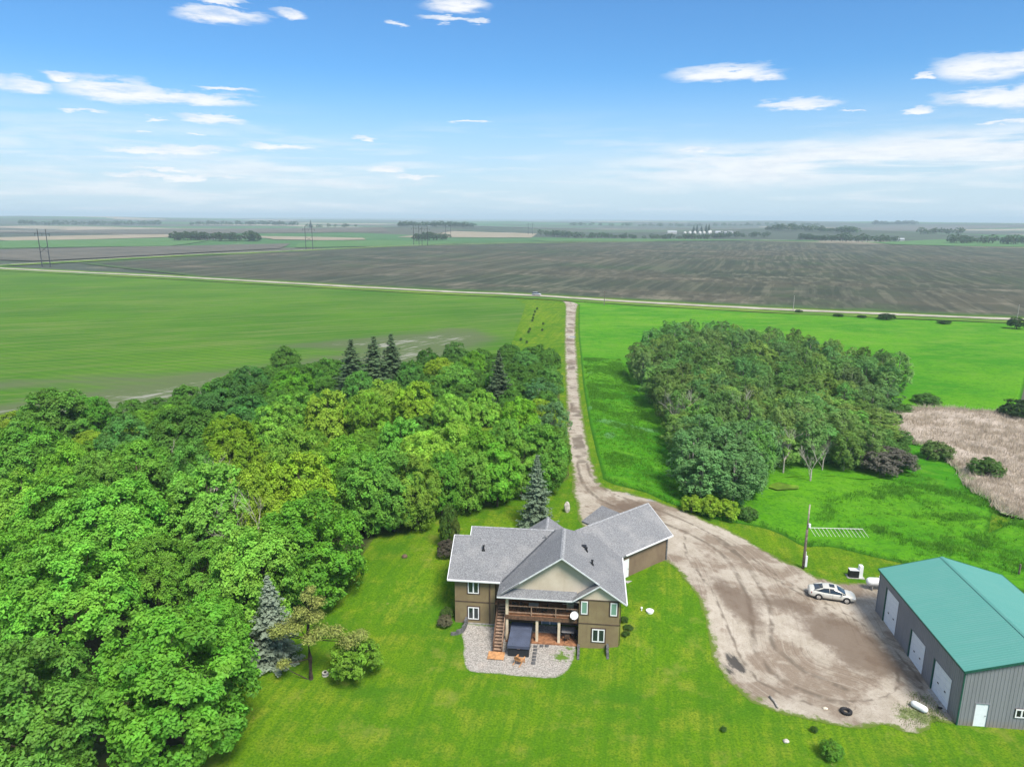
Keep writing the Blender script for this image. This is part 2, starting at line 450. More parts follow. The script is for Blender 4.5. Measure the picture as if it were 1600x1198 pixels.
def m_drive():
    m, t = newmat('gravel_and_dirt'); p = t.pos()
    fine = t.noise(p, 6.0, 5, .75); mid = t.noise(p, .55, 5, .65); big = t.noise(p, .13, 4, .6)
    fl = t.n('ShaderNodeCombineXYZ', {'X': t.math('ADD', t.math('MULTIPLY', t.attr('flow'), 2.6), t.math('MULTIPLY', mid, .5)), 'Y': t.math('MULTIPLY', big, 1.5)}).outputs[0]
    swirl = t.noise(fl, 1.0, 5, .6)
    fl2 = t.n('ShaderNodeCombineXYZ', {'X': t.math('MULTIPLY', t.attr('flow'), 7.0), 'Y': big}).outputs[0]
    rut = t.noise(fl2, 1.0, 2, .5)
    c = t.mix(t.smooth(mid, .3, .7), (.31, .27, .215), (.42, .375, .315))
    c = t.mix(t.smooth(t.math('ADD', big, t.math('MULTIPLY', t.math('SUBTRACT', mid, .5), .5)), .47, .60, 0, .85), c, (.185, .14, .102))
    c = t.mix(t.smooth(swirl, .54, .74, 0, .38), c, (.155, .122, .093))
    c = t.mix(t.smooth(swirl, .46, .34, 0, .5), c, (.41, .37, .31))
    c = t.mix(t.math('MULTIPLY', t.smooth(rut, .55, .68, 0, .5), t.smooth(big, .42, .56)), c, (.125, .10, .078))
    c = t.mix(t.smooth(fine, .52, .70, 0, .6), c, (.14, .112, .085))
    c = t.mix(t.smooth(fine, .42, .28, 0, .6), c, (.47, .43, .37))
    tr = t.attr('track')
    trn = t.math('ADD', tr, t.math('MULTIPLY', t.math('SUBTRACT', mid, .5), .5))
    c = t.mix(t.smooth(trn, .44, .05, 0, .8), c, (.115, .092, .07))
    c = t.mix(t.smooth(t.math('ADD', t.attr('dirt'), t.math('MULTIPLY', t.math('SUBTRACT', t.noise(p, .9, 6, .7), .5), .9)), .3, .8, 0, .8), c, (.12, .086, .062))
    c = t.mix(t.smooth(t.math('ADD', t.attr('soot'), t.math('MULTIPLY', t.math('SUBTRACT', t.noise(t.mapv(p, (1.6, .5, 1), (0, 0, R(-20))), 1.0, 6, .7), .5), 1.4)), .45, .8, 0, .9), c, (.035, .033, .032))
    c = t.mix(t.smooth(t.math('ADD', t.attr('puddle'), t.math('MULTIPLY', t.math('SUBTRACT', mid, .5), .5)), .5, .62), c, (.30, .29, .27))
    gn = t.noise(p, .8, 6, .75)
    g = t.math('MAXIMUM', t.smooth(t.math('SUBTRACT', t.math('ADD', t.attr('edge'), t.math('MULTIPLY', gn, 2.8)), 1.35), .8, .2),
               t.smooth(t.math('ADD', t.attr('weed'), t.math('MULTIPLY', t.math('SUBTRACT', gn, .5), 2.2)), .55, .95, 0, .8))
    c = t.mix(g, c, t.mix(fine, (.05, .11, .01), (.15, .19, .03)))
    pud = t.smooth(t.attr('puddle'), .55, .7)
    t.out(t.bsdf(c, t.lin(pud, 0, 1, .92, .25), .2, bump=t.math('ADD', fine, t.math('MULTIPLY', mid, 2)), bstr=.45, bdist=.05))
    return m
def m_road():
    m, t = newmat('grid_road_gravel'); p = t.pos()
    c = t.mix(t.smooth(t.noise(p, .12, 5, .6), .35, .65), (.30, .27, .22), (.40, .37, .31))
    g = t.smooth(t.math('ADD', t.attr('edge'), t.math('MULTIPLY', t.noise(p, .25, 5, .7), 2.0)), 1.7, .9)
    c = t.mix(g, c, (.10, .16, .03))
    t.out(t.bsdf(c, .95, .1))
    return m
def m_verge():
    m, t = newmat('rough_verge_grass'); p = t.pos()
    c = t.mix(t.smooth(t.noise(t.mapv(p, (.02, .12, 1), (0, 0, R(20))), 1.0, 5, .6), .35, .68), (.055, .15, .015), (.16, .235, .035))
    c = t.mix(t.smooth(t.noise(p, .35, 5, .65), .5, .72, 0, .5), c, (.03, .085, .012))
    t.out(t.bsdf(c, .95, .1, bump=t.noise(p, .5, 4), bstr=.5, bdist=.4))
    return m
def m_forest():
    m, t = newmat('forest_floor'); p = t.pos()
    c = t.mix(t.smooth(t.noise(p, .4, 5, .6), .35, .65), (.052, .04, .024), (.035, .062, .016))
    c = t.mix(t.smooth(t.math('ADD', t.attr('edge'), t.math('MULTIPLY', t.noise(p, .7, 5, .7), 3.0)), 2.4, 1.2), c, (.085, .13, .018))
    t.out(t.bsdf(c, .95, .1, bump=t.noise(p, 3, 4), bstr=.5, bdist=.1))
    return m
def m_reed():
    m, t = newmat('dead_reed_litter'); p = t.pos()
    n1 = t.noise(p, 1.4, 5, .7); n2 = t.noise(p, .16, 4, .6)
    c = t.mix(t.smooth(n2, .35, .65), (.36, .305, .25), (.45, .385, .325))
    c = t.mix(t.smooth(n1, .56, .68, 0, .8), c, (.12, .10, .08))
    g = t.smooth(t.math('ADD', t.attr('edge'), t.math('MULTIPLY', t.noise(p, .3, 5, .7), 7.0)), 5.6, 3.2)
    c = t.mix(g, c, (.07, .19, .02))
    t.out(t.bsdf(c, .95, .1, bump=n1, bstr=.9, bdist=.3))
    return m
def m_patio():
    m, t = newmat('river_gravel'); p = t.pos()
    vo = t.n('ShaderNodeTexVoronoi', {'Vector': p, 'Scale': 9.0})
    c = t.mix(t.n('ShaderNodeSeparateXYZ', {'Vector': vo.outputs['Color']}).outputs[0], (.25, .235, .215), (.45, .42, .385))
    c = t.mix(t.smooth(t.noise(p, .9, 4, .6), .5, .7, 0, .45), c, (.40, .34, .30))
    c = t.mix(t.smooth(vo.outputs['Distance'], .45, .8, 0, .6), c, (.14, .125, .11))
    gn = t.noise(p, 1.5, 6, .7)
    g = t.math('MAXIMUM', t.smooth(t.math('ADD', t.attr('edge'), t.math('MULTIPLY', gn, 1.0)), .75, .40), t.smooth(t.math('ADD', t.attr('weed'), t.math('MULTIPLY', t.math('SUBTRACT', gn, .5), 2.4)), .5, .9))
    c = t.mix(g, c, t.mix(t.noise(p, 6, 3), (.05, .13, .01), (.14, .22, .03)))
    t.out(t.bsdf(c, .85, .25, bump=t.math('SUBTRACT', 1.0, vo.outputs['Distance']), bstr=.6, bdist=.04))
    return m

# ================================================================== ground
def blob(x, y, cx, cy, rx, ry, a=0.0):
    ca, sa = math.cos(a), math.sin(a); dx, dy = x - cx, y - cy
    return np.exp(-(((dx * ca + dy * sa) / rx) ** 2 + ((-dx * sa + dy * ca) / ry) ** 2))
# one sheet to the horizon
gx = np.concatenate([-np.geomspace(30000, 140, 70), np.linspace(-130, 130, 66), np.geomspace(140, 30000, 70)])
gy = np.concatenate([np.linspace(-400, 10, 12), np.linspace(20, 240, 80), np.geomspace(246, 34000, 210)])
GX, GY = np.meshgrid(gx, gy); nx, ny = len(gx), len(gy)
GZ = terr(GX, GY) - .3 * (1 - S(230, 420, np.hypot(GX, GY)))
idx = np.arange(nx * ny).reshape(ny, nx)
quads = np.stack([idx[:-1, :-1], idx[:-1, 1:], idx[1:, 1:], idx[1:, :-1]], -1).reshape(-1, 4)
me = fast_mesh('ground', np.stack([GX.ravel(), GY.ravel(), GZ.ravel()], 1), quads, None, True)
me.materials.append(m_far())
tag(link(bpy.data.objects.new('ground', me)), 'flat prairie farmland stretching away to the hazy horizon', 'ground', None, 'structure')

sheet('lawn', densify([(-130, 18), (110, 18), (125, 140), (40, 372), (-10, 388), (-30, 260), (-130, 150)], 6), [(125, .9), (400, 6)], .0, m_lawn(),
      label='mown yellow-green lawn around the house and beside the driveway', cat='lawn')

ROAD = [(-900, 790), (-620, 672), (-411.2, 574.7), (-222.7, 492.5), (-76.3, 424), (6.7, 388), (33.8, 376.5), (64.6, 360.5), (120.6, 336), (172.6, 318.2), (221.4, 303), (330, 268), (520, 215)]
def offset_line(pts, d):
    P = np.array(pts, float); out = []
    for i in range(len(P)):
        a = P[max(i - 1, 0)]; b = P[min(i + 1, len(P) - 1)]; v = (b - a) / np.linalg.norm(b - a)
        out.append(P[i] + np.array([-v[1], v[0]]) * d)
    return np.array(out)
def ribbon(line, w, step=8):
    c = catmull(line, step)
    return np.concatenate([offset_line(c, -w / 2), offset_line(c, w / 2)[::-1]])
PLOW_TOP = [(803.9, 1136.3), (632.3, 1193.1), (512.2, 1290.5), (384.7, 1323.4), (228.8, 1301.8), (53.1, 1231.1), (-102.6, 1143.9), (-209.7, 980.4), (-268.8, 862.2), (-328, 735), (-385, 640)]
south = [tuple(p) for p in offset_line(ROAD, 9)][3:]
sheet('plowed_field', densify(south + [(1000, 600)] + PLOW_TOP, 15), [(1400, 14)], .55, m_plowed(), label='dark seeded field with faint rows beyond the grid road', cat='field')
WET = [(-33, 232, 18, 26), (-18, 252, 12, 22), (-46, 208, 26, 11), (-66, 184, 26, 11), (-84, 164, 28, 10), (-104, 146, 30, 9), (-135, 132, 34, 8), (-75, 150, 16, 7), (-55, 235, 30, 10), (-150, 165, 50, 7)]
crop_south = [(-1.1, 221.6), (-6, 190), (-24, 165), (-50, 140), (-80, 118), (-120, 95), (-230, 80), (-480, 200), (-640, 560)]
crop_north = [tuple(p) for p in offset_line(ROAD, -15)][2:6]
sheet('crop_field', densify(crop_north + [(6.5, 347), (2.4, 275.9)] + crop_south[0:], 6), [(240, 4), (700, 10)], .30, m_crop(),
      {'wet': lambda x, y: np.clip(sum(blob(x, y, cx, cy, a, b, .3) for cx, cy, a, b in WET) + .28 * blob(x, y, -90, 180, 80, 28, -.5), 0, 1.3)}, label='bright green young crop field with muddy wet hollows behind the wood', cat='field')
sheet('road_verge', ribbon(ROAD, 26, 12), [(900, 7)], .42, m_verge(), label='rough grass verge along the grid road', cat='verge')
sheet('grid_road', ribbon(ROAD, 7.5, 6), [(900, 2.5)], .62, m_road(), label='pale straight gravel grid road crossing behind the fields', cat='road')
ROAD2 = [(-440, 588), (-415.4, 640), (-359.4, 732.9), (-268.8, 862.2), (-205.5, 965), (-97.4, 1095), (60, 1215), (260, 1330)]
sheet('track_verge', ribbon(ROAD2, 22, 12), [(1500, 8)], .70, m_verge(), label='green strip running away from the road between the far fields', cat='verge')
sheet('farm_track', ribbon([(p[0] - 6, p[1] + 4) for p in ROAD2], 4.5, 10), [(1500, 3)], .85, m_road(), label='pale farm track along the far green strip', cat='track')

def far_mat(name, c1, c2, sc=.02):
    m, t = newmat(name); p = t.pos()
    n1 = t.noise(t.mapv(p, (sc, sc * 3, 1), (0, 0, R(15))), 1.0, 5, .65)
    c = t.mix(t.smooth(n1, .35, .65), c1, c2)
    t.out(t.bsdf(c, .95, .1)); return m
F_TAN = far_mat('fallow_stubble', (.30, .25, .19), (.22, .20, .13)); F_GRN = far_mat('distant_green_crop', (.06, .15, .04), (.09, .17, .06)); F_PUR = far_mat('distant_bare_soil', (.085, .085, .07), (.13, .12, .095)); F_DRK = far_mat('distant_dark_soil', (.055, .055, .05), (.08, .075, .065))
FARF = [('fallow_field', F_TAN, [(-980, 1300), (-724, 1560), (-640, 1430), (-800, 1150)], 'pale fallow strip across the far left fields'), ('green_field', F_GRN, [(-800, 1130), (-636, 1400), (-500, 1180), (-474, 1000), (-647, 890)], 'green field beyond the far left pylon'),
        ('bare_field', F_PUR, [(-640, 850), (-478, 985), (-345, 1120), (-300, 930), (-372, 760), (-440, 660), (-560, 700)], 'purple-brown bare field behind the nearest pylon'), ('fallow_field', F_TAN, [(-546, 1500), (-296, 1430), (-262, 1290), (-330, 1240), (-410, 1240)], 'pale fallow field right of the far left tree clump'),
        ('bare_field', F_PUR, [(-1500, 1700), (-900, 2250), (-420, 2300), (-300, 1750), (-700, 1620)], 'wide purple-brown field under the left skyline'), ('fallow_field', F_TAN, [(-240, 1500), (40, 1560), (60, 1780), (-150, 1840)], 'pale field in the middle distance below the centre skyline'),
        ('bare_field', F_PUR, [(-200, 2350), (500, 2500), (900, 2900), (-100, 2900)], 'pinkish bare field under the centre skyline'), ('green_field', F_GRN, [(-290, 960), (-180, 1010), (-60, 1180), (-230, 1270), (-330, 1220), (-330, 1110)], 'green field between the left pylons'),
        ('green_field', F_GRN, [(60, 1260), (230, 1330), (420, 1350), (560, 1320), (600, 1440), (380, 1470), (180, 1530), (20, 1420)], 'green field in front of the far farmstead'), ('bare_field', F_PUR, [(900, 2300), (1500, 2700), (2600, 3600), (1900, 3600), (700, 2900)], 'purple-brown field under the right skyline'),
        ('green_field', F_GRN, [(640, 1210), (860, 1150), (1150, 1250), (900, 1500), (640, 1330)], 'green pasture at the right end beyond the dark field'), ('fallow_field', F_TAN, [(520, 1315), (640, 1255), (700, 1262), (600, 1330)], 'thin pale strip at the top edge of the dark field')]
for nm, fm, pl_, lb in FARF:
    sheet(nm, densify(pl_, 25), [(5000, 45)], .9, fm, label=lb, cat='field')
DR_L = [(24.5, 366), (26.0, 350), (19.4, 261.2), (15.9, 211.7), (12.6, 160.6), (10.4, 128.6), (9.5, 107.1), (9.2, 97.8), (9.1, 88.6), (9.8, 84), (11, 80.0), (14, 79), (17.0, 78.3), (18.6, 77.6)]
DR_R = [(40.5, 366), (32.5, 350), (23.7, 261.8), (19.9, 212.0), (17.1, 175.5), (15.0, 143.0), (13.9, 120.5), (13.5, 105.7), (14.6, 101.1), (19.0, 98.1), (23.1, 95.6), (26.8, 91.9), (30.2, 88.2), (32.9, 83.7), (35.9, 78.8), (38.0, 76.5), (44, 75.8), (46, 72)]
YD = [(18.9, 77.2), (19.6, 74.9), (20.3, 69.7), (20.1, 64.9), (19.7, 60.2), (20.3, 57.6), (21.8, 55.0), (25.5, 53.0), (29.1, 52.2), (31.9, 52.4), (33.8, 51.5), (36.0, 52.6), (40, 52.9)]
dl = catmull(DR_L, 1.0); yd = catmull(YD, .5); drr = catmull(DR_R, 1.0)
DRIVE = np.concatenate([dl, yd, drr[::-1]])
T1 = catmull([(29, 366), (28.4, 346), (20.4, 261), (17.0, 212), (13.7, 160), (11.6, 128), (10.9, 110), (11.3, 101), (14.0, 94.5), (19.5, 89.5), (24, 85.5), (26.5, 80), (26, 70), (24.2, 62), (26, 57.5), (30, 55)], 2)
T2 = catmull([(32, 366), (30.6, 346), (22.3, 261), (18.6, 212), (15.5, 160), (13.3, 128), (12.5, 111), (13.2, 103), (16.0, 97.5), (21.5, 92.5), (26, 88.0), (28.6, 82), (28.2, 70), (26.2, 63), (28, 59.5), (31, 57)], 2)
T3 = catmull([(23, 87), (21.5, 80), (22.2, 72), (22.4, 64), (23.2, 58), (27, 55)], 2)
T4 = catmull([(26.5, 86), (29, 80), (32, 75), (36, 67), (37, 60), (34, 56), (29, 55.5)], 2)
T5 = catmull([(29, 84.5), (31, 79), (34, 73.5), (37.7, 66), (38.2, 58), (35.5, 54.5)], 2)
PUD = [(11.4, 152, .9, .5), (12.4, 136, 1.4, .7), (12.6, 128, 1.2, .8), (11.6, 121, .7, .6), (12.4, 113, 1.0, .5), (20.5, 252, 1.2, 2.6), (22.6, 252, .8, 2.2), (18.0, 98.6, 1.8, .45), (20.8, 96.8, 1.6, .5), (16.3, 99.6, .8, .3)]
sheet('driveway', DRIVE, [(112, .55), (400, 1.6)], .035, m_drive(),
      {'flow': lambda x, y: seg_dist(x, y, T1),
       'track': lambda x, y: np.minimum.reduce([seg_dist(x, y, q) * w for q, w in ((T1, 1), (T2, 1), (T3, 1.5), (T4, 1.6), (T5, 1.6))]),
       'dirt': lambda x, y: np.clip(blob(x, y, 33.5, 66.5, 4, 3) + blob(x, y, 35, 61.5, 3.5, 3.5) + blob(x, y, 24.5, 70, 2, 6, .2) + .9 * blob(x, y, 17, 93, 5, 4) + .8 * blob(x, y, 30, 71, 4, 2), 0, 1.2),
       'soot': lambda x, y: blob(x, y, 21.8, 60.6, .75, 1.9, .35) + .75 * blob(x, y, 20.7, 59.6, .6, 1.6, .2),
       'puddle': lambda x, y: np.clip(sum(blob(x, y, a, b, c, d) for a, b, c, d in PUD), 0, 1),
       'weed': lambda x, y: np.clip(blob(x, y, 35.3, 53.7, 2.6, 1.6) + .8 * blob(x, y, 22.4, 55.8, 1.4, .8) + .65 * blob(x, y, 10.3, 88, 1.3, 9) + .7 * blob(x, y, 20.4, 62, .5, 6) + .6 * blob(x, y, 38.2, 74, 3, 1), 0, 1)},
      label='rutted gravel driveway widening into the yard by the shop', cat='driveway', jitter=.55)
MOW = [(14.3, 104.9), (15.8, 102.5), (20.2, 99.6), (22.4, 97.0), (27.8, 93.0), (33.9, 91.5), (36.6, 89), (38.2, 85.6), (40, 85.6), (42.5, 85.2), (45.6, 83.0), (50, 80.3)]
left = offset_line(catmull([(31.9, 352), (23.7, 261.8), (19.9, 212.0), (17.1, 175.5), (15.0, 143.0), (13.9, 120.5), (13.5, 107)], 3), 1.0)
mead = np.concatenate([left, catmull(MOW, .8), densify([(50, 80.3), (55, 77), (62, 72), (120, 60), (330, 210), (330, 258)], 6)[:-2], offset_line(ROAD, -12.5)[6:11][::-1]])
LODGE = [(19, 139, 2.5, 1.5), (22, 136, 3.5, 2.0), (26, 135, 4, 1.6), (18.5, 128, 1.2, 3.5), (17, 150, .8, 8), (21, 190, 1.5, 2)]
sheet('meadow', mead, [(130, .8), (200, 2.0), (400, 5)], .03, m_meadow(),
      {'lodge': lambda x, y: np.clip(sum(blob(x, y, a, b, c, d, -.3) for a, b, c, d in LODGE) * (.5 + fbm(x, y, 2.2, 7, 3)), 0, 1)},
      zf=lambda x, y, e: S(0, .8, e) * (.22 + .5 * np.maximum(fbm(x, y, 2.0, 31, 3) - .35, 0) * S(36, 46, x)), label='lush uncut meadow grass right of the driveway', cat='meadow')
FL = [(-26.0, 40), (-25.8, 54.5), (-24.2, 60.2), (-23.0, 64.4), (-18.6, 77.8), (-16.8, 88.5), (-12.2, 90.5), (-9.0, 93.0), (-3.4, 95.6), (3.1, 100.0), (8.4, 104), (9.4, 112), (10.6, 150), (12, 190), (4, 196), (-12, 190), (-26, 172), (-50, 175), (-62, 168), (-72, 135), (-92, 120), (-100, 95), (-75, 60), (-50, 38), (-36, 30)]
FL = catmull(FL, 1.5, True)
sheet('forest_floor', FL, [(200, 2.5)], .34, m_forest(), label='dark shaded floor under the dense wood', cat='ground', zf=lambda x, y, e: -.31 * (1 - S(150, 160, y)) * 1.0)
GR = catmull([(34.5, 199.6), (30.6, 161.4), (30.0, 142.1), (28.0, 117.0), (25.6, 97), (28.9, 94.5), (35.3, 94.5), (42.6, 108.5), (51.6, 111), (62.9, 112.4), (84, 149.8), (92.7, 162.2), (98.7, 181.3), (88.0, 212), (74.1, 226), (54.2, 232)], 2, True)
sheet('grove_floor', GR, [(240, 3)], .42, m_meadow('grass_under_the_grove', 0.0), {'lodge': lambda x, y: x * 0}, label='shaded ground under the poplar grove', cat='ground')
RD = catmull([(80.6, 147.1), (92.8, 155.3), (102.7, 152.6), (118, 147.6), (130, 120), (95, 88), (72.6, 93.9), (72.1, 99.6), (72.4, 106.1), (75.8, 115.0), (77.3, 125.2), (75.7, 131.1)], 1.5, True)
sheet('reed_bed', RD, [(200, 1.0)], .45, m_reed(), zf=lambda x, y, e: S(0, 2.5, e) * (.25 + .9 * np.maximum(fbm(x, y, 2.4, 57, 3) - .42, 0)), label='pale dry reed bed in the slough', cat='marsh')
sheet('pond', catmull([(40.6, 105.4), (41.6, 104.3), (43.4, 104.6), (45.2, 104.9), (45.6, 106.2), (44.2, 106.6), (43.0, 107.6), (41.8, 107.0)], .8, True), [(200, 1)], .50, mat('duckweed_water', (.13, .24, .02), .35, .4, var=.3, scale=.6), label='small pond of yellow-green duckweed at the edge of the grove', cat='pond')
def hloc(u, v, z=0.0):
    return (.9945 * u + .1045 * v, 66 - .1045 * u + .9945 * v, z)
PT = [(-5.4, -.1), (-5.0, -1.0), (-4.4, -3.2), (-4.0, -5.2), (-3.2, -6.9), (-.3, -7.0), (2.6, -7.1), (5.0, -6.9), (6.2, -5.5), (6.75, -3.2), (6.8, -1.7), (6.8, 1.3), (-1.8, 1.3), (-1.8, .8), (-4.6, .8)]
pt = catmull([hloc(u, v)[:2] for u, v in PT[:11]], .4)
sheet('gravel_patio', np.concatenate([pt, [hloc(u, v)[:2] for u, v in PT[11:]]]), [(90, .5)], .03, m_patio(),
      {'weed': lambda x, y: np.clip(blob(x, y, 5.0, 61.8, 1.2, 1.0) + .7 * blob(x, y, 5.9, 63.4, 1.0, .5), 0, 1)}, label='pale gravel patio behind the house', cat='patio', jitter=.12)

# ================================================================== house
def m_shingle():
    m, t = newmat('grey_shingles'); p = t.n('ShaderNodeTexCoord').outputs['Object']
    n1 = t.noise(p, 7.5, 3, .75); n2 = t.noise(p, 15, 3, .7); n3 = t.noise(p, .5, 4, .55)
    c = t.mix(t.smooth(n1, .36, .64), (.135, .138, .145), (.235, .238, .248))
    c = t.mix(t.smooth(n2, .55, .68, 0, .6), c, (.38, .383, .395))
    c = t.mix(t.smooth(n2, .42, .30, 0, .6), c, (.10, .105, .12))
    c = t.mix(t.smooth(n3, .45, .7, 0, .25), c, (.36, .35, .34))
    cz = t.n('ShaderNodeSeparateXYZ', {'Vector': p}).outputs[2]
    course = t.math('FRACT', t.math('MULTIPLY', cz, 8.5))
    t.out(t.bsdf(c, .9, .15, bump=t.math('ADD', course, t.math('MULTIPLY', n1, .8)), bstr=.5, bdist=.03))
    return m
def m_stucco(name, c1, c2, c3):
    m, t = newmat(name); p = t.n('ShaderNodeTexCoord').outputs['Object']
    n1 = t.noise(p, .55, 5, .6); n2 = t.noise(t.mapv(p, (2.2, 2.2, .35)), 1.0, 5, .65); n3 = t.noise(p, 18, 3, .7)
    c = t.mix(t.smooth(n1, .34, .66), c1, c2)
    c = t.mix(t.smooth(n2, .5, .74, 0, .5), c, c3)
    t.out(t.bsdf(c, .92, .15, bump=n3, bstr=.35, bdist=.015))
    return m
SH = m_shingle()
STUCCO = m_stucco('olive_brown_stucco', (.20, .15, .085), (.245, .195, .105), (.16, .115, .075))
STUCCO2 = m_stucco('brown_stucco', (.18, .128, .085), (.22, .16, .105), (.145, .10, .07))
CREAM = m_stucco('cream_stucco', (.50, .42, .325), (.57, .49, .395), (.46, .375, .28))
WHITE = mat('white_trim', (.76, .77, .77), .5, .4, var=.05)
FASCIA = mat('pale_metal_fascia', (.62, .64, .65), .45, .4, var=.08)
BRTRIM = mat('brown_trim', (.085, .055, .04), .7, var=.2)
WOOD_DK = mat('brown_stained_wood', (.135, .075, .045), .7, var=.3, scale=5)
WOOD_LT = mat('fresh_orange_wood', (.52, .27, .12), .65, var=.22, scale=4)
WOOD_FL = mat('red_brown_decking', (.30, .145, .075), .65, var=.25, scale=3)
SOFFIT = mat('soffit', (.55, .5, .43), .8)
BLACK = mat('black_metal', (.02, .02, .022), .5)
DARKROOM = mat('dark_fabric', (.035, .035, .04), .9)
CONC = mat('grey_concrete', (.33, .32, .30), .9, var=.2, scale=3, bump=.3)
STONE_DK = mat('dark_grey_block', (.13, .13, .13), .9, var=.3, scale=5, bump=.4)
def m_glass(name, c, rough=.04):
    m, t = newmat(name)
    t.out(t.bsdf(c, rough, .6, **{'Coat Weight': .6, 'Coat Roughness': .03}))
    return m
GLASS = m_glass('dark_window_glass', (.018, .028, .032))
GLASS_B = m_glass('window_glass_with_pale_green_blind', (.17, .30, .24), .2)
GLASS_C = m_glass('window_glass_with_curtain', (.22, .30, .36), .2)

house = empty('house', (0, 66, 0), R(-6), 'grey-roofed two-storey house with brown stucco walls, cream gable and angled garage', 'house')
RZ, RE, RU, RH, RF = 9.75, 5.30, 5.2, 6.4, -1.97      # main gable: ridge height, eave height, ridge u, half width, front rake v
SL = (RZ - RE) / RH
def zmain(u): return RZ - SL * abs(u - RU)
# walls
w = MB(); w.box(-6, -1.75, .92, 10.6, -.6, 5.35)
w.add([(-6, .92, 5.35), (-6, 8.6, 5.35), (-6, 4.75, 8.0), (-5.8, .92, 5.35), (-5.8, 8.6, 5.35), (-5.8, 4.75, 8.0)], [(0, 1, 2), (3, 5, 4), (0, 2, 5, 3), (2, 1, 4, 5)])
w.build('wing_wall', STUCCO, house)
w = MB(); w.box(-1.74, 6.99, 1.5, 10.6, -.3, 5.35); w.build('recessed_wall', STUCCO2, house, label='brown wall set back under the deck roof')
w = MB(); w.box(7.0, 11.0, -1.82, 10.6, -.6, 5.40); w.build('block_wall', STUCCO, house)
# gables
MB().slab([(-.35, -1.25, 5.55), (10.5, -1.25, 5.55), (10.2, -1.25, zmain(10.2) - .2), (RU, -1.25, RZ - .2), (.2, -1.25, zmain(.2) - .2)], .12, (0, 1, 0)).build('main_gable', CREAM, house, label='large cream gable triangle')
MB().slab([(6.98, -1.85, 5.38), (11.02, -1.85, 5.38), (11.02, -1.85, zmain(11.02) - .16), (8.93, -1.85, zmain(8.93) - .16), (6.98, -1.85, 5.62)], .1, (0, 1, 0)).build('small_gable', CREAM, house, label='small cream gable above the corner block')
MB().box(6.97, 11.04, -1.875, -1.83, 5.30, 5.40).build('gable_trim', BRTRIM, house)
# belly bands
MB().box(-6.02, -1.74, .885, .925, 2.69, 2.79).build('belly_band', BRTRIM, house)
MB().box(6.97, 11.03, -1.855, -1.815, 2.69, 2.79).build('belly_band', BRTRIM, house)
MB().box(11.0, 11.03, -1.815, 5, 2.69, 2.79).build('belly_band', BRTRIM, house)
# roofs
roof = MB()
roof.slab([(RU, RF, RZ), (RU, 4.9, RZ), (RU - RH, 11.3, RE), (RU - RH, RF - .1, RE)], .2)
roof.slab([(RU, RF, RZ), (8.95, RF, zmain(8.95)), (8.95, -2.25, zmain(8.95)), (RU + RH, -2.25, RE), (RU + RH, 11.3, RE), (RU, 4.9, RZ)], .2)
roof.slab([(RU, 4.9, RZ), (RU + RH, 11.3, RE), (RU - RH, 11.3, RE)], .2)
main_roof = roof.build('main_roof', SH, house)
def zw(v): return 5.45 + .69 * (v - .42)
roof = MB()
roof.slab([(-6.65, .42, zw(.42)), (4.4, .42, zw(.42)), (4.4, 5.7, zw(5.7)), (-4.9, 5.7, zw(5.7)), (-4.9, 4.75, zw(4.75)), (-6.65, 4.75, zw(4.75))], .2)
roof.slab([(-4.9, 5.7, zw(5.7)), (4.4, 5.7, zw(5.7)), (4.4, 10.9, zw(.5)), (-4.9, 10.9, zw(.5))], .2)
roof.slab([(-6.65, 4.75, zw(4.75)), (-4.88, 4.75, zw(4.75)), (-4.88, 9.1, zw(.4)), (-6.65, 9.1, zw(.4))], .2)
wing_roof = roof.build('wing_roof', SH, house)
# front gable beyond the ridge
roof = MB(); FZ = 8.75
roof.slab([(3.2, 4.8, FZ), (3.2, 9.9, FZ), (.2, 9.9, FZ - 2.07), (.2, 4.8, FZ - 2.07)], .2)
roof.slab([(3.2, 4.8, FZ), (6.2, 4.8, FZ - 2.07), (6.2, 9.9, FZ - 2.07), (3.2, 9.9, FZ)], .2)
roof.build('front_gable_roof', SH, house)
w = MB(); w.add([(.5, 9.6, 4.0), (5.9, 9.6, 4.0), (5.9, 9.6, FZ - 2.0), (3.2, 9.6, FZ - .2), (.5, 9.6, FZ - 2.0)], [(0, 1, 2, 3, 4)]); w.build('front_gable', CREAM, house)
# skirt roof under the main gable and roof of the small gable
sk = MB(); sk.slab([(-1.15, -2.05, 5.24), (6.75, -2.05, 5.24), (6.75, -1.2, 5.83), (-.6, -1.2, 5.83)], .16); sk.build('skirt_roof', SH, house)
sk = MB(); sk.slab([(8.97, -2.25, zmain(8.95)), (8.97, -1.15, zmain(8.95)), (6.42, -1.15, 5.40), (6.42, -2.25, 5.40)], .16); sk.build('small_gable_roof', SH, house)
# deck ceiling and soffits
MB().box(-1.2, 7.0, -1.95, 1.5, 5.02, 5.07).build('soffit', SOFFIT, house)
MB().box(-6.6, -1.0, .45, .95, 5.21, 5.24).build('soffit', SOFFIT, house)
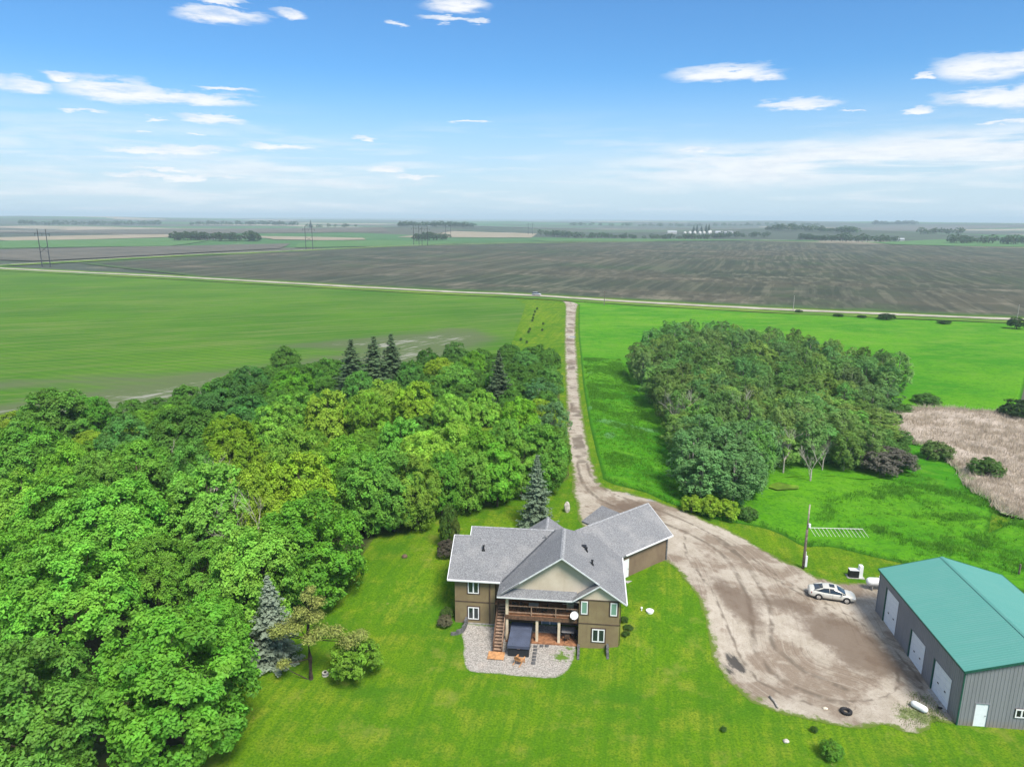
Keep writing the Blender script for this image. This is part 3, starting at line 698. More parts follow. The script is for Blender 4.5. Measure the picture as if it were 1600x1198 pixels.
# fascias, gutters, ridge caps, valley
def bar(mb, a, b, h, tk, dz=0.0):
    a = Vector(a); b = Vector(b); d = (b - a); n = Vector((d.y, -d.x, 0)).normalized() * tk / 2
    mb.add([a - n + Vector((0, 0, dz)), b - n + Vector((0, 0, dz)), b + n + Vector((0, 0, dz)), a + n + Vector((0, 0, dz)), a - n + Vector((0, 0, dz + h)), b - n + Vector((0, 0, dz + h)), b + n + Vector((0, 0, dz + h)), a + n + Vector((0, 0, dz + h))],
           [(0, 3, 2, 1), (4, 5, 6, 7), (0, 1, 5, 4), (1, 2, 6, 5), (2, 3, 7, 6), (3, 0, 4, 7)])
def fascia(name, a, b, h=.16, tk=.06, dz=-.17, m=None):
    mb = MB(); bar(mb, a, b, h, tk, dz); return mb.build(name, m or FASCIA, house)
fascia('gutter', (-6.68, .37, 5.45), (-1.15, .37, 5.45), .14, .11, -.13, WHITE)
fascia('gutter', (11.67, -2.2, 5.30), (11.67, 9.0, 5.30), .14, .11, -.13, WHITE)
fascia('gutter', (-1.18, -2.10, 5.24), (6.40, -2.10, 5.24), .12, .08, -.12)
fascia('rake_board', (-.75, RF - .035, zmain(-.75)), (RU, RF - .035, RZ), .15, .06, -.14)
fascia('rake_board', (RU, RF - .037, RZ), (8.95, RF - .037, zmain(8.95)), .15, .06, -.14)
fascia('rake_board', (8.95, -2.287, zmain(8.95)), (11.62, -2.287, RE), .15, .06, -.14)
fascia('rake_board', (6.40, -2.285, 5.40), (8.95, -2.285, zmain(8.95)), .15, .06, -.14)
fascia('rake_board', (-6.685, .42, 5.45), (-6.685, 4.75, zw(4.75)), .2, .06, -.19, WHITE)
fascia('rake_board', (-4.93, 4.78, zw(4.78)), (-4.93, 5.7, zw(5.7)), .2, .06, -.19, WHITE)
RIDGE = mat('ridge_cap_shingle', (.29, .295, .305), .9, var=.25, scale=6)
def cap(a, b, wd=.3, m=None, name='ridge_cap'):
    a = Vector(a); b = Vector(b); d = (b - a).normalized(); n = Vector((d.y, -d.x, 0)).normalized() * wd / 2
    dz = Vector((0, 0, -wd / 2 * SL * .8)); up = Vector((0, 0, .035))
    mb = MB(); mb.add([a + up, b + up, a + n + dz + up, b + n + dz + up, a - n + dz + up, b - n + dz + up], [(0, 1, 3, 2), (0, 4, 5, 1)])
    return mb.build(name, m or RIDGE, house)
cap((RU, RF, RZ), (RU, 4.9, RZ), .42); cap((-4.9, 5.7, zw(5.7)), (4.25, 5.7, zw(5.7))); cap((-6.65, 4.75, zw(4.75)), (-4.9, 4.75, zw(4.75)))
cap((3.2, 5.9, FZ), (3.2, 9.9, FZ))
va = MB(); n_ = Vector((.7, -.7, 0)) * .09
p0 = Vector((-.95, .45, zw(.45) + .03)); p1 = Vector((4.2, 5.65, zw(5.65) + .03))
va.add([p0 - n_ + Vector((0, 0, .0)), p1 - n_, p1 + n_, p0 + n_], [(0, 1, 2, 3)]); va.slab([p0 - n_ * 1.2 + Vector((0, 0, .05)), p1 - n_ * 1.2 + Vector((0, 0, .05)), p1 + n_ * 1.2 + Vector((0, 0, .05)), p0 + n_ * 1.2 + Vector((0, 0, .05))], .09)
va.build('valley_flashing', mat('dark_valley_metal', (.07, .075, .085), .6), house)
# roof vents
for u, v, zz, hh in ((-3.3, 3.4, zw(3.4), .42), (7.6, 3.2, zmain(7.6), .34), (8.2, 1.1, zmain(8.2), .42)):
    mb = MB(); mb.disc((u, v, zz - .1), .09, hh + .1, 10); mb.disc((u, v, zz + hh), .14, .08, 10); mb.box(u - .17, u + .17, v - .17, v + .17, zz - .14, zz + .03)
    mb.build('roof_vent', BLACK, house)
mb = MB(); mb.box(7.05, 7.6, 3.5, 3.95, zmain(7.3) - .2, zmain(7.3) + .16); mb.build('roof_vent', BLACK, house)

# windows
def window(parent, u0, u1, z0, z1, v, n=2, glass=GLASS, T=None, trim=.13, label=None, name='window', out=-1):
    o = out
    mb = MB(T); mb.box(u0 - trim, u1 + trim, min(v, v + o * .035), max(v, v + o * .035), z0 - trim, z1 + trim); win = mb.build(name, BRTRIM, parent, label=label)
    fr = MB(T); a, b = sorted((v + o * .036, v + o * .085)); s = .09
    fr.box(u0, u1, a, b, z0, z0 + s).box(u0, u1, a, b, z1 - s, z1).box(u0, u0 + s, a, b, z0 + s, z1 - s).box(u1 - s, u1, a, b, z0 + s, z1 - s)
    step = (u1 - u0) / n
    for k in range(1, n): fr.box(u0 + k * step - s * .75, u0 + k * step + s * .75, a, b, z0 + s, z1 - s)
    fr.build('frame', WHITE, win)
    a, b = sorted((v + o * .037, v + o * .055))
    for k in range(n):
        pu0 = u0 + k * step + (s if k == 0 else s * .75); pu1 = u0 + (k + 1) * step - (s if k == n - 1 else s * .75)
        MB(T).box(pu0, pu1, a, b, z0 + s, z1 - s).build('pane', glass, win)
    return win
window(house, -4.6, -3.45, 3.75, 5.08, .92)
window(house, -4.6, -3.45, .75, 2.14, .92)
window(house, 7.2, 7.85, 3.78, 5.18, -1.82, 1, GLASS_B, label='narrow window with a pale green blind')
window(house, 10.08, 10.74, 3.78, 5.18, -1.82, 1, GLASS_B, label='narrow window with a pale green blind')
window(house, 8.37, 9.6, .80, 2.20, -1.82)
window(house, .45, 2.95, 1.0, 2.2, 1.5, 3, GLASS, label='three-pane window behind the hot tub')
window(house, 3.1, 4.9, 3.05, 5.0, 1.5, 2, GLASS_C, trim=.05, name='french_door')
window(house, 3.1, 4.9, .2, 2.25, 1.5, 2, GLASS_C, trim=.05, name='french_door')
window(house, .2, 2.0, 3.7, 4.9, 1.5, 2, GLASS)
# wood strip and vents at the foot of the wing
MB().box(-4.6, -1.75, .78, .91, -.1, .32).build('footing', CONC, house)
MB().box(-4.65, -1.8, .62, .78, -.1, .14).build('timber_edging', WOOD_LT, house)
# downspouts
MB().box(-2.35, -2.25, .82, .9, .2, 5.25).build('downspout', BRTRIM, house)
MB().box(11.05, 11.13, -1.7, -1.62, .5, 5.2).build('downspout', BRTRIM, house)

# garage, turned 45 degrees to the house: s along its ridge, q towards the yard
ca, sa = math.cos(R(39.4)), math.sin(R(39.4))
def G(s, q, z):
    x = 9.42 + ca * s + sa * q; y = 75.1 + sa * s - ca * q
    return (.9945 * x - .1045 * (y - 66), .1045 * x + .9945 * (y - 66), z)
GZR, GE, GW = 8.2, 5.42, 3.95
GS = (GZR - GE) / GW
MB(G).box(-2.0, 8.95, -3.5, 3.55, 1.2, 5.45).build('garage_wall', STUCCO2, house)
MB(G).add([(8.95, -3.5, 5.4), (8.95, 3.55, 5.4), (8.95, 0, 8.0)], [(0, 1, 2)]).build('garage_gable', STUCCO2, house)
g_ = MB(G); g_.slab([(-3, 0, GZR), (9.4, 0, GZR), (9.4, GW, GE), (-1.5, GW, GE)], .2); g_.slab([(-3, 0, GZR), (-3, -GW, GE), (9.4, -GW, GE), (9.4, 0, GZR)], .2)
g_.slab([(4.9, .3, 7.95), (4.9, -3.4, 7.95), (2.5, -4.4, 6.25), (2.5, -.3, 6.25)], .2); g_.slab([(4.9, .3, 7.95), (7.3, -.3, 6.25), (7.3, -4.4, 6.25), (4.9, -3.4, 7.95)], .2)
g_.build('garage_roof', SH, house)
def gbar(name, a, b, h, tk, dz, m):
    mb = MB(); bar(mb, G(*a), G(*b), h, tk, dz); mb.build(name, m, house)
gbar('gutter', (1.15, GW + .06, GE), (9.42, GW + .06, GE), .14, .11, -.13, WHITE)
gbar('rake_board', (9.44, 0, GZR), (9.44, GW, GE), .2, .06, -.2, FASCIA)
mb = MB(); a_ = Vector(G(-1, 0, GZR + .035)); b_ = Vector(G(9.4, 0, GZR + .035)); d_ = (b_ - a_).normalized(); n_ = Vector((d_.y, -d_.x, 0)) * .17
mb.add([a_, b_, a_ + n_ - Vector((0, 0, .1)), b_ + n_ - Vector((0, 0, .1)), a_ - n_ - Vector((0, 0, .1)), b_ - n_ - Vector((0, 0, .1))], [(0, 1, 3, 2), (0, 4, 5, 1)]); mb.build('ridge_cap', RIDGE, house)
MB(G).box(8.75, 8.98, 3.54, 3.64, 1.6, 5.3).build('corner_trim', STONE_DK, house)
d = MB(G).box(1.15, 2.15, 3.551, 3.60, 2.35, 4.55).build('side_door', WHITE, house, label='white side door of the garage')
MB(G).disc((2.02, 3.60, 3.35), .04, .06, 8, 'y').build('handle', BLACK, d)
MB(G).box(1.0, 2.4, 3.56, 4.5, 2.0, 2.28).build('door_step', CONC, house)

# deck, posts, rails
MB().box(-.35, 6.98, -1.5, 1.49, 2.74, 2.92).box(-1.72, -.36, .66, 1.49, 2.74, 2.92).build('deck_floor', WOOD_FL, house)
MB().box(-.37, 6.97, -1.56, -1.505, 2.52, 2.97).build('deck_fascia', WOOD_DK, house)
MB().box(-.41, -.36, -1.50, .65, 2.52, 2.97).build('deck_fascia', WOOD_DK, house)
MB().box(-.35, 6.96, -1.75, 1.46, -.1, .12).build('porch_floor', WOOD_FL, house)
POST = mat('cream_painted_post', (.60, .50, .36), .7, var=.1)
for u in (-.22, 2.83, 5.05): MB().box(u - .13, u + .13, -1.48, -1.22, .0, 2.73).build('lower_post', POST, house)
MB().box(-.36, -.08, -1.50, -1.22, 2.98, 5.10).build('upper_post', POST, house)
RAIL = mat('weathered_rail_wood', (.30, .20, .14), .7, var=.25, scale=5)
for z in (3.22, 3.92): MB().box(-.07, 6.96, -1.47, -1.36, z, z + .07).build('rail', RAIL, house)
for u in (2.25, 4.7, 6.85): MB().box(u - .05, u + .05, -1.495, -1.385, 2.98, 4.04).build('rail_post', RAIL, house)
mb = MB()
for k in range(46):
    u = .05 + k * .15; mb.box(u - .009, u + .009, -1.425, -1.407, 3.29, 3.92)
o = mb.build('balusters', BLACK, house); o['kind'] = 'stuff'
# stair
stair = empty('staircase', hloc(0, 0, 0), R(-6), 'brown wooden staircase from the gravel patio up to the deck', 'staircase')
NS = 15; v0, v1, zb, ztp = -3.62, .62, .14, 2.92
for k in range(NS):
    s = (k + .5) / NS
    MB().box(-1.30, -.50, v0 + (v1 - v0) * s - .15, v0 + (v1 - v0) * s + .15, zb + (ztp - zb) * (k + 1) / NS - .05, zb + (ztp - zb) * (k + 1) / NS).build('tread', RAIL, stair)
for u in (-1.37, -.49):
    MB().slab([(u, v0 - .1, zb - .05), (u, v1, ztp - .28), (u, v1, ztp + .04), (u, v0 - .1, zb + .3)], .06, (1, 0, 0)).build('stringer', WOOD_DK, stair)
    mb = MB(); mb.tube([(u + .03, v0, zb + 1.05), (u + .03, v1, ztp + .95)], .045, 6)
    for s in (0, .33, .66, .98): mb.box(u - .01, u + .07, v0 + (v1 - v0) * s - .045, v0 + (v1 - v0) * s + .045, zb + (ztp - zb) * s, zb + (ztp - zb) * s + 1.03)
    mb.build('handrail', WOOD_DK if u < -1 else RAIL, stair)
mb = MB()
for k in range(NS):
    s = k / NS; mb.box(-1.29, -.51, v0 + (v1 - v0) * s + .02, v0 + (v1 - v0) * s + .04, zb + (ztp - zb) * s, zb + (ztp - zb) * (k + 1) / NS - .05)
mb.build('risers', mat('dark_brown_riser', (.06, .035, .022), .8), stair)  # risers in a darker brown than the treads
pf = empty('landing_platform', hloc(-.95, -4.3, .03), R(-6), 'new orange timber platform at the foot of the stairs', 'platform')
for k in range(8): MB().box(-.82, .80, -.62 + k * .155, -.62 + k * .155 + .143, .10, .14).build('board', WOOD_LT, pf)
for u in (-.75, 0, .72): MB().box(u - .03, u + .03, -.6, .58, .0, .098).build('joist', WOOD_LT, pf)

# hot tub
tub = empty('hot_tub', hloc(1.22, -2.1, .04), R(-6), 'long dark swim spa with ribbed navy cover under the deck', 'hot tub')
TUBB = mat('black_tub_side', (.022, .026, .03), .6, var=.2); NAVY = mat('navy_vinyl_cover', (.06, .075, .12), .4, .45, var=.12, scale=1)
MB().box(-1.02, 1.02, -2.02, 2.0, 0, 1.12).build('cabinet', TUBB, tub, bevel=.05)
cov = empty('cover', (0, 0, 0)); cov.parent = tub
nseg = 18
for k in range(nseg):
    a = -2.1 + k * 4.18 / nseg; b = a + 4.18 / nseg - .02
    MB().add([(-1.09, a, 1.15), (1.09, a, 1.15), (1.09, b, 1.15), (-1.09, b, 1.15), (-1.09, a, 1.25), (1.09, a, 1.25), (1.09, b, 1.25), (-1.09, b, 1.25), (-1.06, (a + b) / 2, 1.31), (1.06, (a + b) / 2, 1.31)],
             [(0, 3, 2, 1), (0, 1, 5, 4), (2, 3, 7, 6), (4, 5, 9, 8), (8, 9, 6, 7), (1, 2, 6, 9, 5), (3, 0, 4, 8, 7)]).build('slat', NAVY, cov)
MB().box(-1.09, 1.09, -2.16, -2.1, .96, 1.245).build('cover_skirt', NAVY, tub)
MB().box(-.16, .16, -2.065, -2.025, .86, .92).build('badge', mat('chrome_badge', (.6, .6, .6), .3, metal=1.0), tub)
MB().tube([(1.08, -1.9, .9), (1.2, -1.9, 1.2), (1.2, 1.6, 1.5)], .02, 6).build('cover_lifter', BLACK, tub)

# wooden deck chair beside the tub
ad = empty('adirondack_chair', hloc(1.45, -5.05, .03), R(150), 'orange wooden slatted chair beside the dark hot tub', 'chair')
for k in range(5):
    x = -.30 + k * .15; h = (.86, .97, 1.02, .97, .86)[k]
    MB().add([(x - .066, .30, .30), (x + .066, .30, .30), (x + .066, .30 + (h - .3) * .42, h - .03), (x, .30 + (h - .3) * .42, h + .03), (x - .066, .30 + (h - .3) * .42, h - .03), (x - .066, .33, .30), (x + .066, .33, .30), (x + .066, .33 + (h - .3) * .42, h - .03), (x, .33 + (h - .3) * .42, h + .03), (x - .066, .33 + (h - .3) * .42, h - .03)],
             [(0, 1, 2, 3, 4), (9, 8, 7, 6, 5), (0, 5, 6, 1), (1, 6, 7, 2), (2, 7, 8, 3), (3, 8, 9, 4), (4, 9, 5, 0)]).build('back_slat', WOOD_LT, ad)
for k in range(5): MB().box(-.3, .3, -.28 + k * .12, -.18 + k * .12, .40 - k * .022, .43 - k * .022).build('seat_slat', WOOD_LT, ad)
for s in (-1, 1):
    MB().slab([(s * .34, -.3, .40), (s * .34, .75, .12), (s * .34, .75, .02), (s * .34, -.3, .28)], .035, (1, 0, 0)).build('leg', WOOD_LT, ad)
    MB().box(s * .36 - .04, s * .36 + .04, -.30, -.22, 0, .56).build('leg', WOOD_LT, ad)
    MB().box(s * .36 - .07, s * .36 + .07, -.36, .46, .56, .59).build('armrest', WOOD_LT, ad)
MB().box(-.34, .34, .46, .50, .52, .60).build('back_rail', WOOD_LT, ad)

# stepping stones
PAV = mat('charcoal_paver', (.10, .10, .105), .85, var=.3, scale=6)
PAVX = [(2.5, 63.5), (2.47, 62.93), (2.4, 62.36), (2.34, 61.8), (2.28, 61.27), (2.2, 60.75), (3.2, 64.2), (3.12, 63.6), (3.68, 64.2), (3.66, 63.6)]
names = ['first', 'second', 'third', 'fourth', 'fifth', 'sixth']
for k, (x, y) in enumerate(PAVX):
    lb = f'square charcoal stepping stone beside the hot tub, {names[k]} from the porch' if k < 6 else ['stepping stone by the middle porch post, back row near the tub', 'stepping stone by the middle porch post, front row near the tub', 'stepping stone by the middle porch post, back row away from tub', 'stepping stone by the middle porch post, front row away from tub'][k - 6]
    o = MB().box(-.2, .2, -.2, .2, 0, .05).build('stepping_stone', PAV, bevel=.012)
    o.location = (x, y, tz(x, y) + .03); o.rotation_euler[2] = R(-6 + (k * 37 % 9) - 4); tag(o, lb, 'paver', 'stepping stones on the gravel patio')

# retaining walls of stacked blocks
def retaining(name, pts, h0, h1, label):
    root = empty(name, hloc(*pts[0], 0), 0, label, 'retaining wall', 'block retaining walls')
    line = catmull([hloc(*p)[:2] for p in pts], .38); base = np.array(hloc(*pts[0])[:2])
    for i in range(len(line) - 1):
        a, b = line[i], line[i + 1]; d = math.atan2(b[1] - a[1], b[0] - a[0]); L = np.linalg.norm(b - a)
        hh = h0 + (h1 - h0) * i / max(1, len(line) - 2); rows = max(1, round(hh / .18))
        for r_ in range(rows):
            o = MB().box(-L / 2 + .006, L / 2 - .006, -.12, .12, 0, .172).build('block', STONE_DK, root)
            m_ = (a + b) / 2 - base; o.location = (m_[0] + (r_ % 2) * .02, m_[1], tz(*((a + b) / 2)) - .06 + r_ * .18); o.rotation_euler[2] = d
retaining('retaining_wall', [(-4.75, .85), (-4.8, .1), (-4.95, -.55), (-5.5, -1.0), (-6.1, -1.15)], .9, .35, 'curved dark block retaining wall at the corner of the left wing')
retaining('retaining_wall', [(7.05, -1.95), (7.05, -2.9), (7.05, -3.9)], .55, .2, 'straight dark block retaining wall between patio and corner block')
retaining('retaining_wall', [(9.9, -1.95), (9.9, -2.7), (9.95, -3.5)], .75, .25, 'dark block retaining wall under the lower corner window')

# furniture on deck and porch
def table(name, u, v, z, w_, d_, h, m, label):
    t_ = empty(name, hloc(u, v, z), R(-6), label, 'table')
    MB().box(-w_ / 2, w_ / 2, -d_ / 2, d_ / 2, h - .04, h).build('table_top', m, t_, bevel=.01)
    for sx_ in (-1, 1):
        for sy_ in (-1, 1): MB().box(sx_ * (w_ / 2 - .07) - .025, sx_ * (w_ / 2 - .07) + .025, sy_ * (d_ / 2 - .07) - .025, sy_ * (d_ / 2 - .07) + .025, 0, h - .041).build('leg', BLACK, t_)
    return t_
GREYTOP = mat('pale_grey_table_top', (.42, .41, .40), .5, var=.1)
table('patio_table', 2.4, -.55, 2.93, 1.0, .8, .74, GREYTOP, 'pale grey table on the upper deck')
table('patio_table', 5.95, -.25, .13, 1.3, .9, .74, GREYTOP, 'pale grey table on the lower porch')
def chair(u, v, z, rz, m, label):
    c = empty('patio_chair', hloc(u, v, z), R(rz), label, 'chair')
    MB().box(-.24, .24, -.24, .24, .42, .46).build('seat', m, c)
    MB().slab([(-.24, .24, .46), (.24, .24, .46), (.22, .34, .95), (-.22, .34, .95)], .035, (0, 1, 0)).build('backrest', m, c)
    for sx_ in (-1, 1):
        MB().box(sx_ * .22 - .02, sx_ * .22 + .02, -.24, -.20, 0, .42).build('leg', BLACK, c); MB().box(sx_ * .22 - .02, sx_ * .22 + .02, .20, .24, 0, .42).build('leg', BLACK, c)
        MB().box(sx_ * .25 - .02, sx_ * .25 + .02, -.22, .26, .62, .65).build('armrest', BLACK, c)
BROWNF = mat('brown_wicker', (.10, .06, .04), .8, var=.3, scale=8)
chair(1.4, -.6, 2.93, 70, DARKROOM, 'dark chair left of the table on the upper deck')
chair(3.5, -.75, 2.93, -80, DARKROOM, 'dark chair right of the table on the upper deck')
chair(.5, -.3, 2.93, 160, DARKROOM, 'dark chair near the top of the stairs on the deck')
chair(5.85, -1.05, .13, 180, BROWNF, 'brown chair in front of the table on the lower porch')
chair(6.6, -.6, .13, -60, DARKROOM, 'dark chair at the porch wall beside the corner block')
chair(5.1, -.4, .13, 80, DARKROOM, 'dark chair between the porch post and the lower table')
gr = empty('barbecue_grill', hloc(6.1, .1, 2.93), R(-6), 'grey barbecue grill at the right end of the upper deck', 'grill')
STEEL = mat('brushed_grey_steel', (.40, .41, .42), .4, metal=.6, var=.1)
MB().box(-.35, .35, -.25, .25, .1, .75).build('cabinet', STEEL, gr)
MB().loft([[(x, -.28, .76), (x, -.26, .98), (x, -.1, 1.12), (x, .12, 1.12), (x, .28, .95), (x, .28, .76)] for x in (-.36, .36)]).build('lid', STEEL, gr)
MB().box(.37, .75, -.25, .25, .78, .82).box(-.75, -.37, -.25, .25, .78, .82).build('side_shelf', STEEL, gr)
MB().tube([(-.25, -.33, .9), (.25, -.33, .9)], .02, 6).build('handle', BLACK, gr)
for sx_ in (-.28, .28): MB().disc((sx_ - .03, -.2, .06), .06, .06, 10, 'x').build('wheel', BLACK, gr)

# satellite dish on the deck corner
def dish(name, loc, rz, tilt, r, label):
    d_ = empty(name, loc, rz, label, 'satellite dish')
    rings = []
    for k in range(7):
        q = k / 6; rings.append([(math.cos(a) * r * q, math.sin(a) * r * q * 1.0, .18 * r * q * q) for a in np.linspace(0, 2 * math.pi, 25)[:-1]])
    mb = MB(); mb.loft(rings, True, False); mb.loft([[(x, y, z - .02) for x, y, z in rg] for rg in rings], True, False)
    o = mb.build('reflector', WHITE, d_, True); o.location = (0, -.12, .35); o.rotation_euler = (R(tilt), 0, 0)
    MB().tube([(0, 0, -.25), (0, 0, .22), (0, -.08, .33)], .03, 8).build('mast', FASCIA, d_)
    MB().tube([(0, -.15, .15), (0, -.55, .45)], .015, 6).build('feed_arm', FASCIA, d_)
    MB().box(-.05, .05, -.62, -.52, .42, .52).build('receiver', WHITE, d_)
dish('satellite_dish', hloc(6.62, -1.62, 3.1), R(-30), 42, .42, 'white satellite dish on the corner of the deck')

# ================================================================== shop (metal machine shed)
SHW, SHL, SHE, SHR = 12.2, 17.5, 5.3, 7.0
shop = empty('metal_shop', (38.2, 52.55, 0), R(-5.6), 'grey metal shop with green roof and three white overhead doors', 'shed')
def cladding(name, c1, c2, rough, foot=True):
    m, t = newmat(name); p = t.n('ShaderNodeTexCoord').outputs['Object']
    z = t.n('ShaderNodeSeparateXYZ', {'Vector': p}).outputs[2]
    st = t.noise(t.mapv(p, (2.2, 2.2, .12) if foot else (.25, 2.6, .25)), 1.0, 5, .65); cl_ = t.noise(p, .35, 4, .6)
    c = t.mix(t.smooth(st, .42, .68, 0, .55), c1, c2); c = t.mix(t.smooth(cl_, .45, .7, 0, .3), c, c2)
    if foot: c = t.mix(t.math('MULTIPLY', t.smooth(z, .9, .0), t.smooth(t.noise(p, 1.5, 5, .7), .3, .65, .2, .8)), c, (.22, .18, .14))
    t.out(t.bsdf(c, t.lin(cl_, .3, .7, rough - .08, rough + .15), .4)); return m
GREY = cladding('grey_ribbed_steel', (.215, .22, .24), (.175, .18, .195), .5)
GREEN = cladding('green_ribbed_steel_roof', (.078, .262, .222), (.098, .272, .238), .5, False)
DKGREEN = mat('dark_green_trim', (.012, .085, .06), .45, .4, var=.1)
DOORW = mat('white_steel_door', (.72, .76, .80), .45, .4, var=.03)
GASK = mat('black_glass_lite', (.015, .017, .02), .15, .6)
def ribbed(mb, L, P, top, opens=(), pitch=.3, dep=.025, z0=0.0):
    """ribbed sheet along a line; P(s, out, z) -> point; opens: (s0, s1, z1) gaps from the ground"""
    xs = [0.0]; s = 0.0
    while s < L - 1e-6:
        for f in (.62, .70, .88, .96, 1.0):
            xs.append(min(L, s + pitch * f))
        s += pitch
    for a, b, _ in opens: xs += [a, b]
    xs = sorted(set(round(x, 4) for x in xs))
    def out(x):
        f = (x / pitch) % 1.0
        return 0.0 if f < .621 or f > .959 else (dep if .699 < f < .881 else (dep * (f - .62) / .08 if f < .7 else dep * (.96 - f) / .08))
    for i in range(len(xs) - 1):
        a, b = xs[i], xs[i + 1]; m_ = (a + b) / 2; lo = z0
        for oa, ob, oz in opens:
            if oa < m_ < ob: lo = oz
        mb.add([P(a, out(a), lo), P(b, out(b), lo), P(b, out(b), top(b)), P(a, out(a), top(a))], [(0, 1, 2, 3)])
    return mb
DOORS = [(1.62, 4.76, 3.15), (6.55, 9.5, 3.2), (12.65, 15.65, 4.25)]
def gable_z(s): return SHE + (SHR - SHE) * (1 - abs(s - SHW / 2) / (SHW / 2))
ribbed(MB(), SHL, lambda s, o, z: (-o, s, z), lambda s: SHE, DOORS, z0=-.3).build('wall', GREY, shop)
ribbed(MB(), SHW, lambda s, o, z: (s, -o, z), gable_z, [(1.25, 2.35, 2.2)], z0=-.3).build('wall', GREY, shop)
ribbed(MB(), SHL, lambda s, o, z: (SHW + o, s, z), lambda s: SHE, z0=-.3).build('wall', GREY, shop)
ribbed(MB(), SHW, lambda s, o, z: (s, SHL + o, z), gable_z, z0=-.3).build('wall', GREY, shop)
rk = (SHR - SHE) / (SHW / 2)
for sgn in (0, 1):
    mb = MB(); ov = .22
    xs = []; s = 0.0; L = SHL + 2 * ov
    while s < L - 1e-6:
        xs += [(s, 0), (s + .2, 0), (s + .225, .011), (s + .265, .011), (s + .29, 0)]; s += .3
    xs = [(min(a, L), b) for a, b in xs] + [(L, 0)]
    ue, ur = (-ov, SHW / 2) if sgn == 0 else (SHW + ov, SHW / 2)
    ze = SHE - rk * ov + .03; zr = SHR + .03
    for (a, oa), (b, ob) in zip(xs[:-1], xs[1:]):
        if b - a < 1e-5: continue
        mb.add([(ue, a - ov, ze + oa), (ue, b - ov, ze + ob), (ur, b - ov, zr + ob), (ur, a - ov, zr + oa)], [(0, 1, 2, 3)])
    mb.slab([(ue, -ov, ze - .01), (ue, SHL + ov, ze - .01), (ur, SHL + ov, zr - .01), (ur, -ov, zr - .01)], .1)
    mb.build('roof_slope', GREEN, shop)
    mb = MB(); bar(mb, (ue, -ov - .03, ze), (ur, -ov - .03, zr), .2, .05, -.16); mb.build('rake_trim', DKGREEN, shop)
    mb = MB(); bar(mb, (ue, SHL + ov + .03, ze), (ur, SHL + ov + .03, zr), .2, .05, -.16); mb.build('rake_trim', DKGREEN, shop)
    mb = MB(); bar(mb, (ue, -ov, ze), (ue, SHL + ov, ze), .16, .06, -.13); mb.build('eave_trim', DKGREEN, shop)
mb = MB(); mb.add([(SHW / 2, -.22, SHR + .1), (SHW / 2, SHL + .22, SHR + .1), (SHW / 2 - .22, -.22, SHR + .03), (SHW / 2 - .22, SHL + .22, SHR + .03), (SHW / 2 + .22, -.22, SHR + .03), (SHW / 2 + .22, SHL + .22, SHR + .03)], [(0, 1, 3, 2), (0, 4, 5, 1)])
mb.build('ridge_cap', GREEN, shop)
for (u, v) in ((0, 0), (SHW, 0), (0, SHL), (SHW, SHL)):
    MB().box(u - .05, u + .05, v - .05, v + .05, -.3, SHE - .02).build('corner_trim', DKGREEN if v == 0 else GREY, shop)
MB().box(.04, SHW - .04, .04, SHL - .04, -.3, -.02).build('floor_slab', CONC, shop)
for a, b, hz_ in DOORS:
    d = MB().box(.10, .16, a, b, -.05, hz_ - .02).build('overhead_door', DOORW, shop)
    npn = max(3, round(hz_ / .6))
    for k in range(npn):
        z0_ = k * hz_ / npn + .015; z1_ = (k + 1) * hz_ / npn - .03
        MB().box(.075, .099, a + .03, b - .03, z0_, z1_).build('door_panel', DOORW, d)
    zz = hz_ * .42
    for s in (.30, .70): MB().box(.05, .074, a + (b - a) * s - .11, a + (b - a) * s + .11, zz - .06, zz + .06).build('door_lite', GASK, d)
    MB().box(-.04, .17, b, b + .09, -.1, hz_ + .04).build('door_jamb', DKGREEN, shop)
    MB().box(-.04, .17, a - .05, a, -.1, hz_ + .04).build('door_jamb', GREY, shop)
    MB().box(-.035, .17, a, b, hz_ - .018, hz_ + .045).build('door_head', GREY, shop)
    MB().box(-.35, .1, a - .1, b + .1, -.2, .05).build('door_apron', CONC, shop)
d = MB().box(1.27, 2.33, .03, .08, -.05, 2.18).build('entry_door', DOORW, shop)
MB().tube([(2.2, .03, 1.05), (2.2, -.03, 1.05), (2.1, -.03, 1.05)], .018, 6).build('handle', BLACK, d)
MB().box(1.19, 1.27, -.045, .09, -.1, 2.26).box(2.33, 2.41, -.045, .09, -.1, 2.26).box(1.27, 2.33, -.045, .09, 2.18, 2.26).build('door_frame', GREY, shop)
win = window(shop, 4.45, 5.45, 1.15, 1.95, -.028, 2, GASK, trim=.04)

# ================================================================== vehicles
def wheel(parent, x, y, r, wd, side, tm, rm):
    wh = MB().tube([(x, y - wd / 2, r), (x, y - wd / 2 + .03, r), (x, y + wd / 2 - .03, r), (x, y + wd / 2, r)], [r * .93, r, r, r * .93], 24).build('wheel', tm, parent, True)
    yy = y + side * wd / 2
    MB().tube([(x, yy - side * .04, r), (x, yy + side * .012, r)], [r * .70, r * .66], 20).build('rim', rm, wh)
    mb = MB()
    for k in range(7):
        a = k * 2 * math.pi / 7; mb.tube([(x + math.cos(a) * r * .12, yy + side * .02, r + math.sin(a) * r * .12), (x + math.cos(a) * r * .62, yy + side * .015, r + math.sin(a) * r * .62)], [.03, .022], 5)
    mb.build('spokes', rm, wh)
    return wh
TYRE = mat('tyre_rubber', (.022, .022, .024), .85, var=.2); RIM = mat('alloy_rim', (.55, .53, .50), .35, metal=.7, var=.05)
